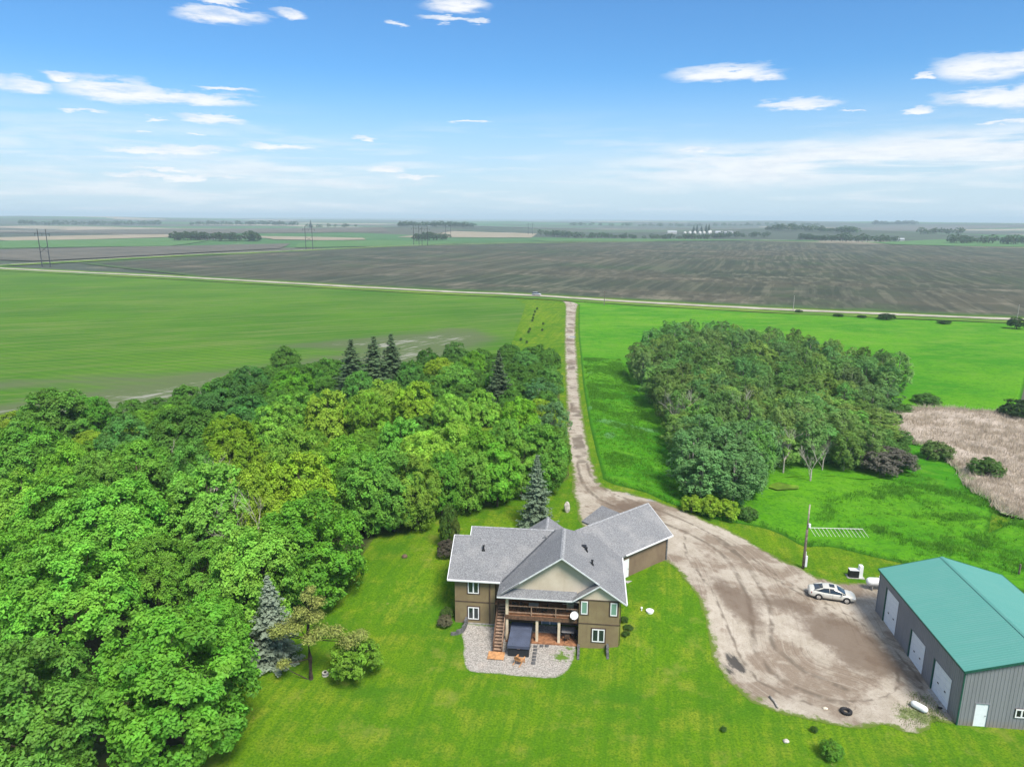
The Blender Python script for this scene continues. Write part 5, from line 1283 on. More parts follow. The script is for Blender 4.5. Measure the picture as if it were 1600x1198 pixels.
WOOD = [(-25.8, 48.1, 13.5, 5.9, 'm'), (-34.8, 44.6, 13, 5.2, 'm'), (-40.7, 59.4, 13.5, 6.0, 'm'), (-35.6, 52.2, 12, 3.8, 'm'), (-21.8, 71.1, 13, 5.8, 'm'), (-25.8, 65.8, 12.5, 4.8, 'm'), (-30.0, 66.4, 12.5, 4.0, 'm'), (-43.7, 73.3, 13.5, 5.8, 'm'), (-50.9, 75.1, 13, 5.6, 'm'), (-57.2, 76.8, 13, 5.3, 'm'), (-35.5, 78.3, 13, 5.2, 'm'), (-48.8, 87.4, 13, 5.1, 'm'), (-29.6, 92.9, 13, 4.7, 'y'), (-51.7, 105.5, 13, 6.3, 'd'), (-58.1, 102.4, 12, 4.9, 'd'), (-68.4, 95.5, 13, 5.7, 'm'), (-76.7, 114.4, 13, 7.2, 'd'), (-72.9, 118.7, 11, 4.5, 'd'), (-22.3, 90.4, 12.5, 4.8, 'm'), (-42.4, 101.9, 12.5, 4.7, 'y'), (-37.8, 108.7, 12.5, 4.7, 'm'), (-53.2, 126.9, 12.5, 6.3, 'd'), (-30.8, 115.2, 13, 4.6, 'y'), (-24.1, 114.6, 13, 4.6, 'y'), (-56.2, 172.9, 10.5, 4.2, 'd'), (-42.8, 157.0, 11, 4.7, 'm'), (-55.2, 145.9, 11, 4.7, 'd'), (-45.1, 140.9, 11.5, 5.1, 'm'), (-54.4, 128.2, 11.5, 4.9, 'd'), (-15.8, 152.8, 11, 4.9, 'y'), (-11.6, 142.3, 11.5, 4.8, 'm'), (-9.5, 165.7, 10.5, 4.0, 'm'), (-14.9, 182.3, 10, 4.1, 'd'), (-21.0, 172.7, 10, 3.9, 'd'), (7.4, 189.2, 8, 3.2, 'd'), (3.0, 171.0, 9.5, 4.2, 'd'), (8.1, 151.4, 9, 3.7, 'd'), (5.4, 134.6, 10.5, 4.3, 'b'), (6.8, 116.6, 10.5, 3.6, 'b'), (-22.8, 122.4, 13, 5.4, 'y'), (-16.6, 118.1, 13, 4.5, 'y'), (-9.7, 111.2, 12.5, 4.0, 'y'), (-5.0, 115.4, 12, 4.0, 'y'), (1.3, 114.6, 11.5, 3.7, 'm'), (-36.7, 116.2, 12.5, 5.0, 'm'), (-43.4, 114.8, 12.5, 4.9, 'd'), (-15.9, 98.3, 12, 4.0, 'm'), (-12.2, 92.5, 12, 4.1, 'y'), (-8.1, 96.4, 12, 4.1, 'y'), (-4.5, 96.2, 11.5, 3.9, 'm'), (-0.7, 101.1, 11, 3.9, 'm'), (4.9, 99.2, 10.5, 4.0, 'm'), (7.2, 105.6, 8.5, 2.4, 'm'), (-18.8, 86.2, 12, 4.9, 'm'), (-15.4, 86.2, 11.5, 4.5, 'm'), (-12.3, 86.0, 10.5, 3.5, 'y'), (-5.7, 91.4, 10, 3.4, 'm'), (-2.0, 93.7, 9.5, 3.3, 'm'), (-25.9, 81.8, 13, 4.8, 'y'), (-9.4, 90.2, 10, 3.2, 'm'), (1.4, 97.1, 9, 3.2, 'm'), (-37.1, 67.6, 12.5, 4.1, 'm'), (-48.0, 62.3, 13, 5.0, 'm'), (-48.5, 66.9, 13, 4.7, 'm'), (-36.0, 72.6, 13, 4.3, 'm'), (-52.0, 84.8, 12.5, 4.1, 'm'), (-58.1, 88.1, 12.5, 4.1, 'm'), (-30.0, 80.1, 13, 4.3, 'y'), (-41.8, 87.5, 13, 4.1, 'd'), (-22.5, 151.8, 11, 3.7, 'd'), (-2.6, 138.8, 10.5, 3.9, 'm'), (-31.5, 141.3, 11, 4.0, 'd'), (-27.3, 58.2, 11, 3.3, 'm'), (-27.7, 44.6, 11, 3.3, 'm'), (-29.3, 41.1, 11.5, 3.5, 'm')]
CM = {'m': (.17, .385, .03), 'y': (.28, .45, .03), 'd': (.105, .265, .032), 'b': (.115, .25, .09)}
LW = {'m': 'mid-green broadleaf tree with a domed crown in the dense wood left of the driveway', 'y': 'yellow-green broadleaf tree with a fresh-leaved crown in the dense wood left of the driveway',
      'd': 'dark green broadleaf tree at the back of the dense wood left of the driveway', 'b': 'blue-green poplar at the driveway end of the dense wood'}
LG = {'m': 'mid-green trees of the dense wood', 'y': 'yellow-green trees of the dense wood', 'd': 'dark green trees of the dense wood', 'b': 'blue-green poplars of the dense wood'}
SPECIAL = {0: 'largest bright green broadleaf tree at the near corner of the wood beside the lawn', 1: 'big broadleaf tree cut off by the left edge near the bottom corner', 4: 'round ball-crowned broadleaf tree bulging over the lawn behind the blue spruce and pine',
           5: 'broadleaf tree directly behind the blue spruce at the edge of the wood', 16: 'broad dark tree standing at the far left end of the wood by the crop field', 34: 'small round dark tree standing alone at the far end of the wood by the driveway',
           51: 'green tree leaning over the driveway at the end of the wood', 52: 'small green tree overhanging the driveway edge', 53: 'tall green tree at the bend of the lawn edge behind the small shrub',
           24: 'round-topped dark tree poking above the back edge of the wood left of the dark spruces'}
for i, (x, y, h, r, k) in enumerate(WOOD):
    if i in (3, 63, 64, 73, 74): continue
    edge = i in (0, 1, 4, 5, 6, 53, 54, 55, 56, 57, 59, 60, 51, 52, 72, 73, 74)
    if i in (6, 61, 72): h = h * .82
    kind = MAPLE_B[i % 3] if edge else MAPLE[i % 6]
    if k == 'b': kind = POPLAR[i % 4]
    c = np.array(CM[k]) * random.uniform(.80, 1.28) * np.array([random.uniform(.82, 1.1) if k != 'y' else random.uniform(.78, 1.02), 1, random.uniform(.7, 1.6)])
    sp = SPECIAL.get(i)
    tree(kind, 'poplar_tree' if k == 'b' else 'maple_tree', x, y, h, r * (.84 if i > 11 else .92), tuple(c), sp or LW[k], None if sp else LG[k])
# trees filling the inside of the wood
rs = np.random.RandomState(8); taken = [(a[0], a[1], a[3]) for i, a in enumerate(WOOD) if i not in (3, 63, 64, 73, 74)] + [(-34, 147.5, 4), (-29.4, 148.5, 4), (-26.4, 152.5, 4), (-2.6, 135, 4.5), (-30, 142, 3)]
cnt = 0
def candidates(n, x0, x1, y0, y1, poly, margin):
    x, y = rs.uniform(x0, x1, n), rs.uniform(y0, y1, n)
    k = inside(x, y, poly); x, y = x[k], y[k]; k = seg_dist(x, y, poly, True) > margin
    return list(zip(x[k].tolist(), y[k].tolist()))
for x, y in candidates(6000, -100, 12, 34, 192, FL, 2.6):
    if math.atan2(abs(x), y) > R(43): continue
    if y < 85 or (y < 105 and rs.rand() < .75): continue
    r = rs.uniform(2.9, 3.8)
    if any((x - a) ** 2 + (y - b) ** 2 < (.68 * (r + c)) ** 2 for a, b, c in taken): continue
    taken.append((x, y, r)); k = 'd' if y > 125 else ('m', 'm', 'd', 'y')[cnt % 4]
    tree(MAPLE[cnt % 6], 'maple_tree', x, y, rs.uniform(7.0, 8.8), r, tuple(np.array(CM[k]) * rs.uniform(.8, 1.05)), LW[k], LG[k]); cnt += 1
# spruces in the wood
for k, (x, y, h, r) in enumerate([(-34.0, 147.5, 16, 5.4), (-29.4, 148.5, 16.5, 5.8), (-26.4, 152.5, 16.5, 5.4)]):
    tree(DSPRUCE[k % 2], 'spruce_tree', x, y, h, r, (.06, .105, .042), ('left', 'middle', 'right')[k] + ' one of three tall dark spruces rising together above the wood', 'tall dark spruces in the wood')
tree(DSPRUCE[1], 'spruce_tree', -2.6, 135.0, 15, 4.0, (.052, .085, .036), 'lone dark spruce rising from the wood near the driveway', 'tall dark spruces in the wood')

# trees on the lawn
tree(BSPRUCE, 'blue_spruce_tree', 3.3, 87.1, 9.8, 2.5, (.125, .18, .11), 'silvery green spruce standing on the lawn behind the house roof')
tree(BSPRUCE, 'blue_spruce_tree', -23.0, 61.0, 8.9, 2.55, (.185, .235, .17), 'silver-blue spruce at the wood edge beside the black-trunked pine', rz=2.0)
tree(PINE, 'pine_tree', -18.6, 58.2, 9.4, 2.0, (.23, .265, .06), 'olive pine with bare black trunk on the lawn at the wood edge', rz=R(-5))
tree(SHRUB[0], 'round_bush', -14.3, 58.2, 4.6, 2.25, (.16, .33, .025), 'bright green round bush right of the pine on the lawn', cat='bush')
tree(SHRUB[1], 'shrub', -7.6, 80.6, 5.6, 1.15, (.085, .175, .025), 'tall narrow green shrub at the back corner of the left wing', cat='bush')
tree(SHRUB[0], 'shrub', -6.8, 79.6, 4.4, .7, (.15, .22, .04), 'thin upright shrub stem cluster beside the tall narrow shrub', cat='bush')
tree(SHRUB[0], 'shrub', -7.7, 78.2, 2.2, 1.2, (.105, .09, .07), 'low purple-brown bush at the back corner of the left wing', cat='bush')
tree(SHRUB[1], 'shrub', -6.9, 67.0, 1.2, .8, (.17, .16, .09), 'low grey-green bush against the left side of the wing', cat='bush')
tree(SHRUB[0], 'shrub', -6.8, 68.4, 1.0, .7, (.09, .16, .03), 'small dark green bush by the wing side wall', cat='bush')
for k, (x, y, h_, r_, lb) in enumerate([(11.7, 64.4, .45, .4, 'low dark green plant against the right side of the corner block'), (11.8, 66.2, .6, .4, 'second low plant along the right wall of the house'), (12.1, 65.3, .25, .5, 'flat dark ground plant beside the right wall of the house')]):
    tree(SHRUB[k % 2], 'shrub', x, y, h_, r_, (.06, .13, .02), lb, cat='bush')
tree(SHRUB[1], 'young_bush', 25.7, 48.6, 1.5, .85, (.14, .36, .03), 'small bright green bush on the foreground lawn near bottom edge', cat='bush')
for k, (x, y, s, lb) in enumerate([(18.0, 51.6, .45, 'tiny sprig on the foreground lawn left of the grey stone'), (25.6, 51.6, .5, 'small tuft at the edge of the gravel below the tyre')]):
    tree(SHRUB[k], 'sprig', x, y, s, s * .6, (.06, .15, .02), lb, cat='plant')
for k, (x, y) in enumerate([(11.4, 328.0), (10.1, 316.8), (9.3, 306.6), (8.7, 296.3), (8.2, 289.0), (6.6, 264.9), (6.0, 258.8), (3.0, 242.0), (4.9, 237.1), (12.3, 280.1), (11.2, 263.5)]):
    tree(SHRUB[k % 2], 'sapling', x, y, 1.2, .45, (.06, .13, .03), 'young dark sapling in the row on the grass strip left of the driveway', 'saplings beside the driveway', 'sapling')

# poplar grove on the right
LP_ = 'blue-green poplar in the dense grove right of the driveway'
BIG = [(33.5, 106.0, 11.5, 4.3), (32.5, 97.6, 10.2, 4.0), (28.0, 98.0, 9.6, 3.6), (41.2, 111.7, 10.5, 3.7), (27.5, 102.5, 10.5, 3.7), (36.9, 109.7, 11, 3.6), (30.8, 112, 11.5, 3.6), (36.0, 101.5, 9.0, 3.0)]
BL = ['large blue-green poplar in the near corner of the grove', 'blue-green poplar above the yellow-green bushes at the near tip of the grove', 'leftmost near poplar of the grove beside the driveway curve', 'poplar beside the pale bare tree in the grove', 'poplar on the driveway side behind the near corner of the grove', 'tall poplar behind the duckweed pond', 'tall poplar on the driveway edge of the grove, second row', 'small poplar over the duckweed pond']
taken = []
for k, (x, y, h, r) in enumerate(BIG):
    tree(POPLAR[k % 4], 'poplar_tree', x, y, h, r, tuple(np.array((.15, .32, .10)) * rs.uniform(.9, 1.15)), BL[k]); taken.append((x, y, r * .9))
cnt = 0
for x, y in candidates(9000, 24, 102, 92, 236, GR, 1.6):
    if rs.rand() < .6 * float(S(55, 80, x) * (1 - S(135, 165, y))): continue
    r = rs.uniform(2.2, 3.9)
    if any((x - a) ** 2 + (y - b) ** 2 < (.72 * (r + c)) ** 2 for a, b, c in taken): continue
    low = 1 - .45 * float(S(48, 75, x) * (1 - S(130, 170, y)))
    taken.append((x, y, r)); f = float(fbm(np.array([x]), np.array([y]), 22, 3, 2)[0])
    c = np.array((.125, .265, .085)) * (1 - f) * 1.9 * .5 + np.array((.205, .39, .095)) * f * 1.9 * .5
    back = y > 185
    tree(POPLAR[cnt % 4], 'poplar_tree', x, y, rs.uniform(7.2, 11.8) * low, r, tuple(c * rs.uniform(.70, 1.35) * np.array([rs.uniform(.8, 1.3), 1, rs.uniform(.65, 1.1)])), 'dark poplar at the far end of the grove right of the driveway' if back else LP_, 'poplars at the far end of the grove' if back else 'poplars of the grove'); cnt += 1
ORD = ['first', 'second', 'third', 'fourth', 'fifth', 'sixth', 'seventh', 'eighth', 'ninth', 'tenth', 'eleventh', 'twelfth', 'thirteenth', 'fourteenth', 'fifteenth', 'sixteenth', 'seventeenth', 'eighteenth', 'nineteenth', 'twentieth']
def ordinals(objs, line, dist, key, text):
    e = [o for o in objs if seg_dist(np.array([o.location.x]), np.array([o.location.y]), line)[0] < dist]
    for k, o in enumerate(sorted(e, key=key)[:20]): o['label'] = text % ORD[k]
gro = [o for o in bpy.data.objects if o.name.startswith('poplar_tree') and o.location.x > 20 and 'group' in o]
wood = [o for o in bpy.data.objects if o.name.startswith('maple_tree') and 'group' in o]
ordinals(wood, [(-25.8, 46), (-24.2, 60.2), (-18.6, 77.8), (-16.8, 88.5), (-9.0, 93.0), (-3.4, 95.6), (3.1, 100.0)], 4.5, lambda o: o.location.y, '%s broadleaf tree along the lawn edge of the wood counting from the bottom')
ordinals(wood, [(9.4, 112), (10.6, 150), (12, 190)], 5.0, lambda o: o.location.y, '%s broadleaf tree along the driveway side of the wood counting from the lawn')
ordinals(wood, [(-12, 188), (-26, 170), (-50, 173), (-62, 168), (-72, 135), (-92, 120), (-100, 95)], 5.5, lambda o: -o.location.x, '%s broadleaf tree along the crop field side of the wood counting from the driveway')
ordinals(gro, [(29.5, 115), (30.0, 142), (30.6, 161), (34.5, 199)], 4.2, lambda o: o.location.y, '%s poplar along the driveway side of the grove counting from the house end')
ordinals(gro, [(54, 232), (74, 226), (88, 212), (98.7, 181)], 4.0, lambda o: o.location.x, '%s poplar along the far skyline edge of the grove counting from the left')
ordinals(gro, [(51.6, 111), (62.9, 112.4), (84, 149.8)], 4.0, lambda o: o.location.y, '%s poplar along the grove edge facing shop and reeds counting from the bare tree')
for k, (x, y, h, r, lb) in enumerate([(25.6, 94.0, 2.6, 1.5, 'leftmost yellow-green bush at the near tip of the poplar grove'), (28.0, 93.2, 3.0, 1.7, 'middle yellow-green bush at the near tip of the poplar grove'), (30.3, 93.0, 3.0, 1.6, 'right-hand yellow-green bush at the near tip of the poplar grove'), (33.4, 93.3, 2.0, 1.3, 'low dull green bush under the near poplars')]):
    tree(SHRUB[k % 2], 'bush', x, y, h, r, (.27, .45, .03) if k < 3 else (.09, .2, .04), lb, 'bushes at the tip of the grove' if k < 3 else None, 'bush')
def bare(name, seed, x, y, h, bark, label, r0=.12, lean=(0, 0), depth=5):
    e = empty(name, (x, y, tz(x, y)), 0, label, 'tree')
    b = bpy.data.objects.new('branches', bare_tree(name, seed, h, depth, bark, r0, lean)); link(b, e)
    t_ = MB().tube([(0, 0, -.3), (lean[0] * h * .3, lean[1] * h * .3, h * .32)], [r0 * 1.25, r0], 8).build('trunk', bark, e)
bare('bare_tree', 3, 48.4, 108.4, 7.2, BARK_W, 'pale leafless tree at the front of the grove')
bare('bare_tree', 5, 45.4, 112.2, 8.6, BARK_W, 'taller pale leafless tree among the poplars', .13)
bare('bare_tree', 13, -38.5, 83.0, 11.2, BARK_W, 'grey leafless treetop showing among the maples in the middle of the wood')
bare('bare_tree', 14, -47.5, 92.0, 12.0, BARK_W, 'grey dead branches behind the left-hand maples of the wood')
bare('bare_tree', 15, -6.5, 100.0, 11.5, BARK_W, 'grey dead branches in the wood above the lawn near the spruce')
bare('bare_tree', 16, -30.5, 75.5, 10.8, BARK_W, 'grey dead branches behind the ball-crowned tree')
bare('bare_tree', 17, 43.0, 128.0, 11.5, BARK_W, 'pale dead treetop in the middle of the poplar grove')
bare('bare_tree', 18, 32.0, 131.0, 10.5, BARK_W, 'pale dead treetop on the driveway side of the poplar grove')
bare('bare_tree', 9, 52.5, 113.5, 6.0, BARK_W, 'small grey leafless tree behind the pale bare tree', .09)
BARK_S = mat('charred_snag', (.03, .025, .022), .9)
e = empty('dead_snag', (73.2, 119.4, tz(73.2, 119.4)), 0, 'black leaning dead snag beside the bush at the reed bed', 'tree')
MB().tube([(0, 0, -.3), (.9, .1, 1.4), (1.7, .1, 2.9), (2.0, .1, 4.0)], [.16, .13, .10, .05], 7).build('trunk', BARK_S, e)
MB().tube([(1.2, .1, 2.0), (.9, .3, 3.1)], [.06, .03], 5).build('branch', BARK_S, e)
tree(SHRUB[0], 'bush', 62.8, 113.2, 4.6, 4.3, (.15, .14, .115), 'wide grey-purple willow bush at the front of the grove', cat='bush')
tree(SHRUB[1], 'bush', 59.2, 115.8, 4.6, 3.2, (.09, .19, .05), 'dull green bush left of the grey willow bush', cat='bush')
tree(SHRUB[0], 'bush', 78.6, 111.4, 3.6, 2.5, (.085, .19, .035), 'round green bush standing alone in front of the pale reeds', cat='bush')
tree(SHRUB[1], 'bush', 75.6, 120.0, 3.4, 2.5, (.12, .21, .05), 'sparse green bush behind the black leaning snag', cat='bush')
tree(SHRUB[0], 'bush', 110.5, 147.6, 4.2, 4.6, (.03, .075, .02), 'dark bush at the far edge of the reed bed', cat='bush')
tree(SHRUB[1], 'bush', 116, 147, 3.6, 3.6, (.035, .08, .022), 'dark low bush at the right end of the reed bed', cat='bush')
for k, (x, y, h, r, lb) in enumerate([(68, 116, 2.0, 2.0, 'low green willow left of the reed bed'), (70.5, 123.5, 2.2, 2.0, 'low green willow behind the snag at the reed edge'), (74, 130, 2.6, 2.4, 'low willow between grove and reeds'), (79, 143, 2.6, 2.6, 'low willow at the back corner of the reed bed'), (86, 152, 2.4, 2.8, 'pale willow at the far side of the reed bed'), (96.5, 160, 2.4, 3.0, 'pale willow beside the right tip of the grove')]):
    tree(SHRUB[k % 2], 'willow_bush', x, y, h, r, (.09, .22, .04), lb, cat='bush')
for k, (x, y, h, r, lb) in enumerate([(160.9, 303.7, 2.6, 3.6, 'dark bush on the road verge in the middle of the right meadow edge'), (198.7, 277.5, 4.4, 3.4, 'dark bush at the right edge of the picture by the road'), (143.3, 310.6, 1.4, 2.0, 'small low bush on the road verge near the middle pole'), (131.5, 325, 1.3, 1.6, 'small bush at the foot of the middle roadside pole'), (152.5, 308.2, 1.2, 1.8, 'tiny bush left of the dark verge bush'), (178, 291, 1.4, 2.6, 'low bush right of the dark verge bush')]):
    tree(SHRUB[k % 2], 'bush', x, y, h, r, (.03, .085, .022), lb, 'bushes along the road verge', 'bush', dz=.3)

# tall grass tufts and reeds: real blades, uncountable
def tufts(name, poly, n, h, w, blades, m, label, cat, seed, zoff, dens=None, spread=.22):
    rs2 = np.random.RandomState(seed); lo, hi = np.min(poly, 0), np.max(poly, 0)
    x = rs2.uniform(lo[0], hi[0], n * 3); y = rs2.uniform(lo[1], hi[1], n * 3)
    k = inside(x, y, poly)
    if dens is not None: k &= rs2.rand(len(x)) < dens(x, y)
    x, y = x[k][:n], y[k][:n]; nn = len(x)
    X_ = np.repeat(x, blades) + rs2.normal(0, spread, nn * blades); Y_ = np.repeat(y, blades) + rs2.normal(0, spread, nn * blades)
    Zb = terr(X_, Y_) + zoff
    N_ = nn * blades; hh = h * rs2.uniform(.55, 1.25, N_) * np.repeat(rs2.uniform(.7, 1.2, nn), blades)
    a = rs2.uniform(0, 6.28, N_); lx, ly = np.repeat(rs2.normal(0, .35, nn), blades) * hh + rs2.normal(0, .25, N_) * hh, np.repeat(rs2.normal(0, .35, nn), blades) * hh + rs2.normal(0, .25, N_) * hh
    v = np.stack([np.stack([X_ - np.cos(a) * w, Y_ - np.sin(a) * w, Zb], 1), np.stack([X_ + np.cos(a) * w, Y_ + np.sin(a) * w, Zb], 1), np.stack([X_ + lx, Y_ + ly, Zb + hh], 1)], 1).reshape(-1, 3)
    me = fast_mesh(name, v, np.arange(N_ * 3).reshape(-1, 3), {'leaf': np.repeat(.5 * rs2.rand(N_) + .5 * np.repeat(rs2.rand(nn), blades), 3)})
    me.materials.append(m)
    tag(link(bpy.data.objects.new(name, me)), label, cat, None, 'stuff')
def m_blade(name, c1, c2):
    m, t = newmat(name); c = t.mix(t.attr('leaf'), c1, c2)
    t.out(t.n('ShaderNodeMixShader', {0: .25, 1: t.bsdf(c, .8, .15), 2: t.n('ShaderNodeBsdfTranslucent', {'Color': c}).outputs[0]}).outputs[0]); return m
TG = np.array([(38.5, 87), (46, 85), (51, 81.5), (58, 77), (75, 72), (92, 88), (75, 100), (74, 112), (68, 114), (55, 108), (46, 103)])
tufts('tall_grass', TG, 9000, .55, .05, 10, m_blade('meadow_blades', (.05, .18, .014), (.13, .33, .022)), 'lush tall wet meadow grass between the shop and the reed bed', 'grass', 5, .12, lambda x, y: (.10 + .9 * S(.42, .62, fbm(x, y, 4.5, 63, 3))) * S(0, 7, seg_dist(x, y, TG, True)))
tufts('marsh_reeds', RD, 8500, 1.15, .05, 9, m_blade('dry_reed_blades', (.30, .24, .17), (.66, .58, .47)), 'pale dry reeds standing in the slough', 'reeds', 6, .4, lambda x, y: .35 + .65 * S(.35, .6, fbm(x, y, 4, 77, 3)), .3)
TM = np.concatenate([offset_line(np.array([(14.6, 107), (15.0, 120.5), (16.1, 143.0), (18.2, 175.5), (21.0, 212.0)]), -.8), np.array([(33, 212), (30, 165), (29, 142), (27, 117), (24.5, 98)])])
tufts('meadow_grass', TM, 9000, .32, .05, 7, m_blade('short_meadow_blades', (.045, .17, .010), (.12, .31, .018)), 'soft uncut grass between driveway and grove', 'grass', 15, .20, lambda x, y: .2 + .8 * S(.4, .65, fbm(x, y, 6, 83, 3)))
EDGE = np.concatenate([offset_line(catmull(MOW, .8), .25), offset_line(catmull(MOW, .8), 1.3)[::-1]])
tufts('verge_grass', EDGE, 1500, .5, .05, 9, MATS['meadow_blades'], 'fringe of uncut grass along the mowing line', 'grass', 7, .05)
WE = np.array([(33.6, 52.0), (37.6, 52.9), (38.0, 56.0), (36.8, 56.6), (34.2, 54.6)])
tufts('yard_weeds', WE, 170, .16, .03, 8, m_blade('weed_blades', (.12, .19, .05), (.30, .34, .14)), 'patch of weeds in the gravel by the near shop door', 'weeds', 9, .04)

# ================================================================== far things
STEELP = mat('dark_steel_pole', (.045, .05, .055), .7)
def pylon(pts, h, label):
    (xa, ya), (xb, yb) = pts; zx, zy = (xa + xb) / 2, (ya + yb) / 2
    e = empty('transmission_pylon', (zx, zy, tz(zx, zy)), 0, label, 'pylon', 'two-pole transmission pylons')
    A = Vector((xa - zx, ya - zy, 0)); B = Vector((xb - zx, yb - zy, 0)); D = (B - A)
    for q in (A, B): MB().tube([q + Vector((0, 0, -3)), q + Vector((0, 0, h))], [.42, .26], 8).build('pole', STEELP, e)
    zc_ = Vector((0, 0, h * .88)); MB().tube([A - D * .42 + zc_, B + D * .42 + zc_], .2, 6).build('crossarm', STEELP, e)
    MB().tube([A + Vector((0, 0, h * .38)), B + Vector((0, 0, h * .56))], .15, 5).build('brace', STEELP, e)
    MB().tube([B + Vector((0, 0, h * .38)), A + Vector((0, 0, h * .56))], .15, 5).build('brace', STEELP, e)
    for s in (-.38, .5, 1.38): MB().tube([A + D * s + Vector((0, 0, h * .88)), A + D * s + Vector((0, 0, h * .88 - 2.2))], .16, 5).build('insulator', STEELP, e)
pylon([(-393.6, 600.0), (-384.8, 597.0)], 31, 'nearest dark two-pole transmission pylon at the left edge of the fields')
pylon([(-257.5, 898.3), (-249.0, 898.5)], 29, 'dark two-pole pylon standing left of the centre of the far fields')
pylon([(-145.6, 1062), (-137.5, 1060)], 28, 'dark two-pole pylon left of the dark tree clump beyond the seeded field')
pylon([(-131.7, 1049), (-123.6, 1048)], 27, 'dark two-pole pylon in front of the dark tree clump beyond the seeded field')
pylon([(-142, 1530), (-131, 1529)], 28, 'faint far two-pole pylon right of the dark tree clump')
pylon([(36, 1712), (46, 1710)], 28, 'faintest two-pole pylon near the horizon above the middle of the field')
for (x, y, h, lb) in ((45.0, 347.9, 7.2, 'thin dark roadside utility pole just right of the driveway junction'), (130.8, 330, 7.4, 'thin pale roadside utility pole in the middle of the right road stretch'), (209.9, 293.8, 8.0, 'thin pale roadside utility pole at the right edge')):
    e = empty('roadside_pole', (x, y, tz(x, y)), R(-20), lb, 'pole', 'poles along the grid road')
    MB().tube([(0, 0, -1), (0, 0, h)], [.17, .13], 8).build('pole_shaft', PW if x < 100 else mat('silver_grey_pole', (.33, .31, .28), .9), e)
    MB().box(-.7, .7, -.06, .06, h - .5, h - .38).build('crossarm', PW, e)
# shelter belts: each tree its own object
rs = np.random.RandomState(21)
def belt(pts, n, wd, h, col, label, group, spr=None):
    L = catmull(pts, 12); seg = np.linspace(0, len(L) - 1, n)
    for s in seg:
        i = int(s); p = L[min(i, len(L) - 1)]; x = p[0] + rs.normal(0, wd * .4); y = p[1] + rs.normal(0, wd)
        hh = h * rs.uniform(.65, 1.15); c = np.array(col) * rs.uniform(.8, 1.2)
        tree(FARTREE[rs.randint(3)], 'belt_tree', x, y, hh, hh * rs.uniform(.45, .7), tuple(c), label, group, dz=-.3)
def far_wood(name, pts, n, wd, h, col, label):
    L = catmull(pts, 12); V, F, A = [], [], []; b = 0
    src = []
    for tm, cm, H0, R0 in FARTREE:
        v = np.zeros(len(cm.vertices) * 3, np.float32); cm.vertices.foreach_get('co', v); f = np.zeros(len(cm.loops), np.int32); cm.loops.foreach_get('vertex_index', f); src.append((v.reshape(-1, 3), f.reshape(-1, 3), H0, R0))
    zref = tz(*L[0])
    for s in np.linspace(0, len(L) - 1, n):
        p = L[int(s)]; x = p[0] + rs.normal(0, wd * .4); y = p[1] + rs.normal(0, wd); hh = h * rs.uniform(.6, 1.15); r = hh * rs.uniform(.5, .75)
        v, f, H0, R0 = src[rs.randint(3)]; V.append(v * np.array([r / R0, r / R0, hh / H0]) + np.array([x, y, tz(x, y)])); F.append(f + b); b += len(v); A.append(np.full(len(v), rs.rand()))
    me = fast_mesh(name, np.concatenate(V), np.concatenate(F), {'leaf': np.concatenate(A)}); me.materials.append(LEAF)
    o = bpy.data.objects.new(name, me); o.color = (*col, 1); link(o); tag(o, label, 'wood', None, 'stuff')
DK = (.040, .090, .036); MD = (.055, .12, .045)
belt([(-560, 1212), (-500, 1205), (-419, 1205)], 37, 9, 15, DK, 'dark tree in the long clump on the far left fields', 'trees of the far left clump')
belt([(-172, 1283), (-148, 1330), (-124, 1380)], 20, 9, 14, DK, 'dark tree in the small clump behind the twin pylons', 'trees of the clump behind the pylons')
far_wood('distant_wood', [(-330, 2150), (-230, 2140), (-120, 2120)], 49, 14, 16, DK, 'long hazy belt of trees under the horizon left of centre')
belt([(72, 1690), (136.6, 1566), (203, 1545)], 29, 12, 13, MD, 'tree in the belt left of the far farmstead', 'trees left of the farmstead')
belt([(203, 1545), (286, 1480), (379, 1486), (479, 1600), (564, 1603)], 60, 13, 12, DK, 'tree in the shelter belt in front of the far farmstead', 'trees in front of the farmstead')
belt([(589, 1480), (633, 1354), (735, 1385)], 34, 11, 15, DK, 'dark tree in the belt right of the far farmstead', 'trees right of the farmstead')
belt([(800, 1320), (850, 1290), (892, 1268)], 26, 11, 15, MD, 'tree in the rounded clump at the right end of the far fields', 'trees of the right-hand clump')
far_wood('distant_wood', [(690, 1960), (780, 1890), (830, 1775)], 45, 16, 17, MD, 'hazy belt of trees behind the right-hand fields')
belt([(1020, 1800), (1100, 1780)], 14, 10, 15, MD, 'hazy tree in the small clump near the right horizon', 'hazy trees near the right horizon')
far_wood('distant_wood', [(1900, 3820), (1985, 3830)], 17, 10, 22, DK, 'left of two far tree clumps on the right skyline')
far_wood('distant_wood', [(2040, 3880), (2150, 3900)], 19, 10, 22, DK, 'right of two far tree clumps on the right skyline')
far_wood('distant_wood', [(-1880, 2800), (-1700, 2900), (-1500, 3050)], 41, 20, 20, DK, 'line of hazy trees on the far left skyline ridge')
far_wood('distant_wood', [(-1330, 3050), (-1100, 3100), (-900, 3050)], 41, 24, 20, DK, 'long hazy wood far off left of centre')
belt([(-700, 2500), (-560, 2540)], 11, 14, 15, MD, 'hazy tree in the scattered group beyond the left fields', 'scattered trees beyond the left fields')
far_wood('distant_wood', [(300, 3600), (600, 3650), (1000, 3700), (1500, 3650)], 64, 40, 18, MD, 'faint hazy tree line along the centre skyline')
for k, (x, y) in enumerate([(468, 1880), (478, 1885), (489, 1884), (500, 1880), (509, 1886)]):
    tree(DSPRUCE[k % 2], 'spruce_tree', x, y, rs.uniform(17, 23), 5.5, (.03, .065, .035), 'tall dark spruce in the row behind the white grain bins', 'spruces at the farmstead')
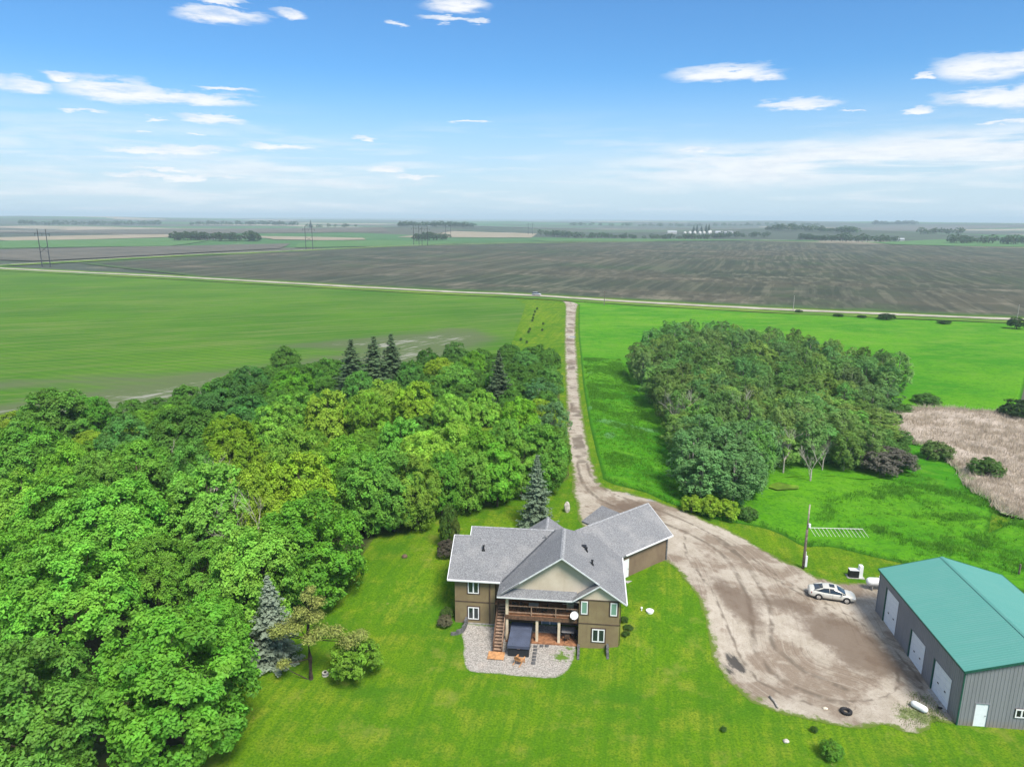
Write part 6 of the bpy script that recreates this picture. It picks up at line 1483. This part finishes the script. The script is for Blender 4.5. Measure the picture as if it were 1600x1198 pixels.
tree(DSPRUCE[0], 'spruce_tree', -640, 2300, 24, 6, (.025, .05, .03), 'single dark spruce standing above the far left fields')
BINM = mat('white_galvanised_bin', (.50, .50, .47), .5, .3, var=.06)
for k, (x, y, r, h) in enumerate([(420, 1770, 3.2, 5), (431, 1766, 3.5, 6), (443.5, 1768, 3.3, 6.5), (455, 1764, 3.4, 6), (467, 1772, 3.4, 6), (478, 1768, 3.2, 7), (484, 1780, 3.6, 7.5)]):
    e = empty('grain_bin', (x, y, tz(x, y)), 0, ('first', 'second', 'third', 'fourth', 'fifth', 'sixth', 'last')[k] + ' white grain bin from the left at the far farmstead', 'grain bin', 'grain bins at the farmstead')
    MB().tube([(0, 0, -1), (0, 0, h)], r, 18).build('cylinder_wall', BINM, e, True); MB().tube([(0, 0, h), (0, 0, h + r * .45), (0, 0, h + r * .55)], [r * 1.03, .6, .5], 18).build('cone_roof', BINM, e)
def barn(x, y, w_, l_, h, m, rm, rz, label):
    e = empty('farm_building', (x, y, tz(x, y)), R(rz), label, 'building', 'buildings at the farmstead')
    MB().box(-w_ / 2, w_ / 2, -l_ / 2, l_ / 2, -1, h).build('wall', m, e)
    MB().slab([(-w_ / 2 - .4, -l_ / 2 - .4, h), (0, -l_ / 2 - .4, h + w_ * .25), (w_ / 2 + .4, -l_ / 2 - .4, h)], l_ + .8, (0, 1, 0)).build('roof', rm, e)
    MB().box(-w_ * .2, w_ * .2, -l_ / 2 - .1, -l_ / 2 + .1, 0, h * .75).build('door', mat('grey_barn_door', (.2, .2, .2)), e)
PALEW = mat('pale_siding', (.45, .45, .43), .6, var=.06); GRR = mat('grey_metal_roof', (.38, .40, .42), .5)
barn(502, 1768, 12, 16, 5, PALEW, GRR, 70, 'white farm shed right of the grain bins'); barn(519, 1760, 10, 14, 4.5, PALEW, GRR, 20, 'small pale farm shed at the right end of the farmstead'); barn(395, 1800, 12, 22, 4.5, PALEW, GRR, 80, 'long low pale shed left of the grain bins')
barn(540, 1800, 8, 10, 4.5, PALEW, GRR, 50, 'far white house among the farmstead trees'); barn(760, 1420, 9, 13, 4, PALEW, GRR, 60, 'pale building between the tree belts on the right')

# ================================================================== hazy summer air over the plain
HZ = MB().box(-36000, 36000, -900, 36000, -120, 110).build('haze', bpy.data.materials.new('hazy_air'))
hm = HZ.data.materials[0]; hm.use_nodes = True; t = NT(hm.node_tree)
pv = t.n('ShaderNodeVolumePrincipled', {'Color': (.72, .91, 1.0, 1), 'Density': .00016, 'Anisotropy': 0.0})
t.out(pv.outputs[0], 'Volume')
tag(HZ, 'thin blue haze lying over the distant fields', 'haze', None, 'stuff')
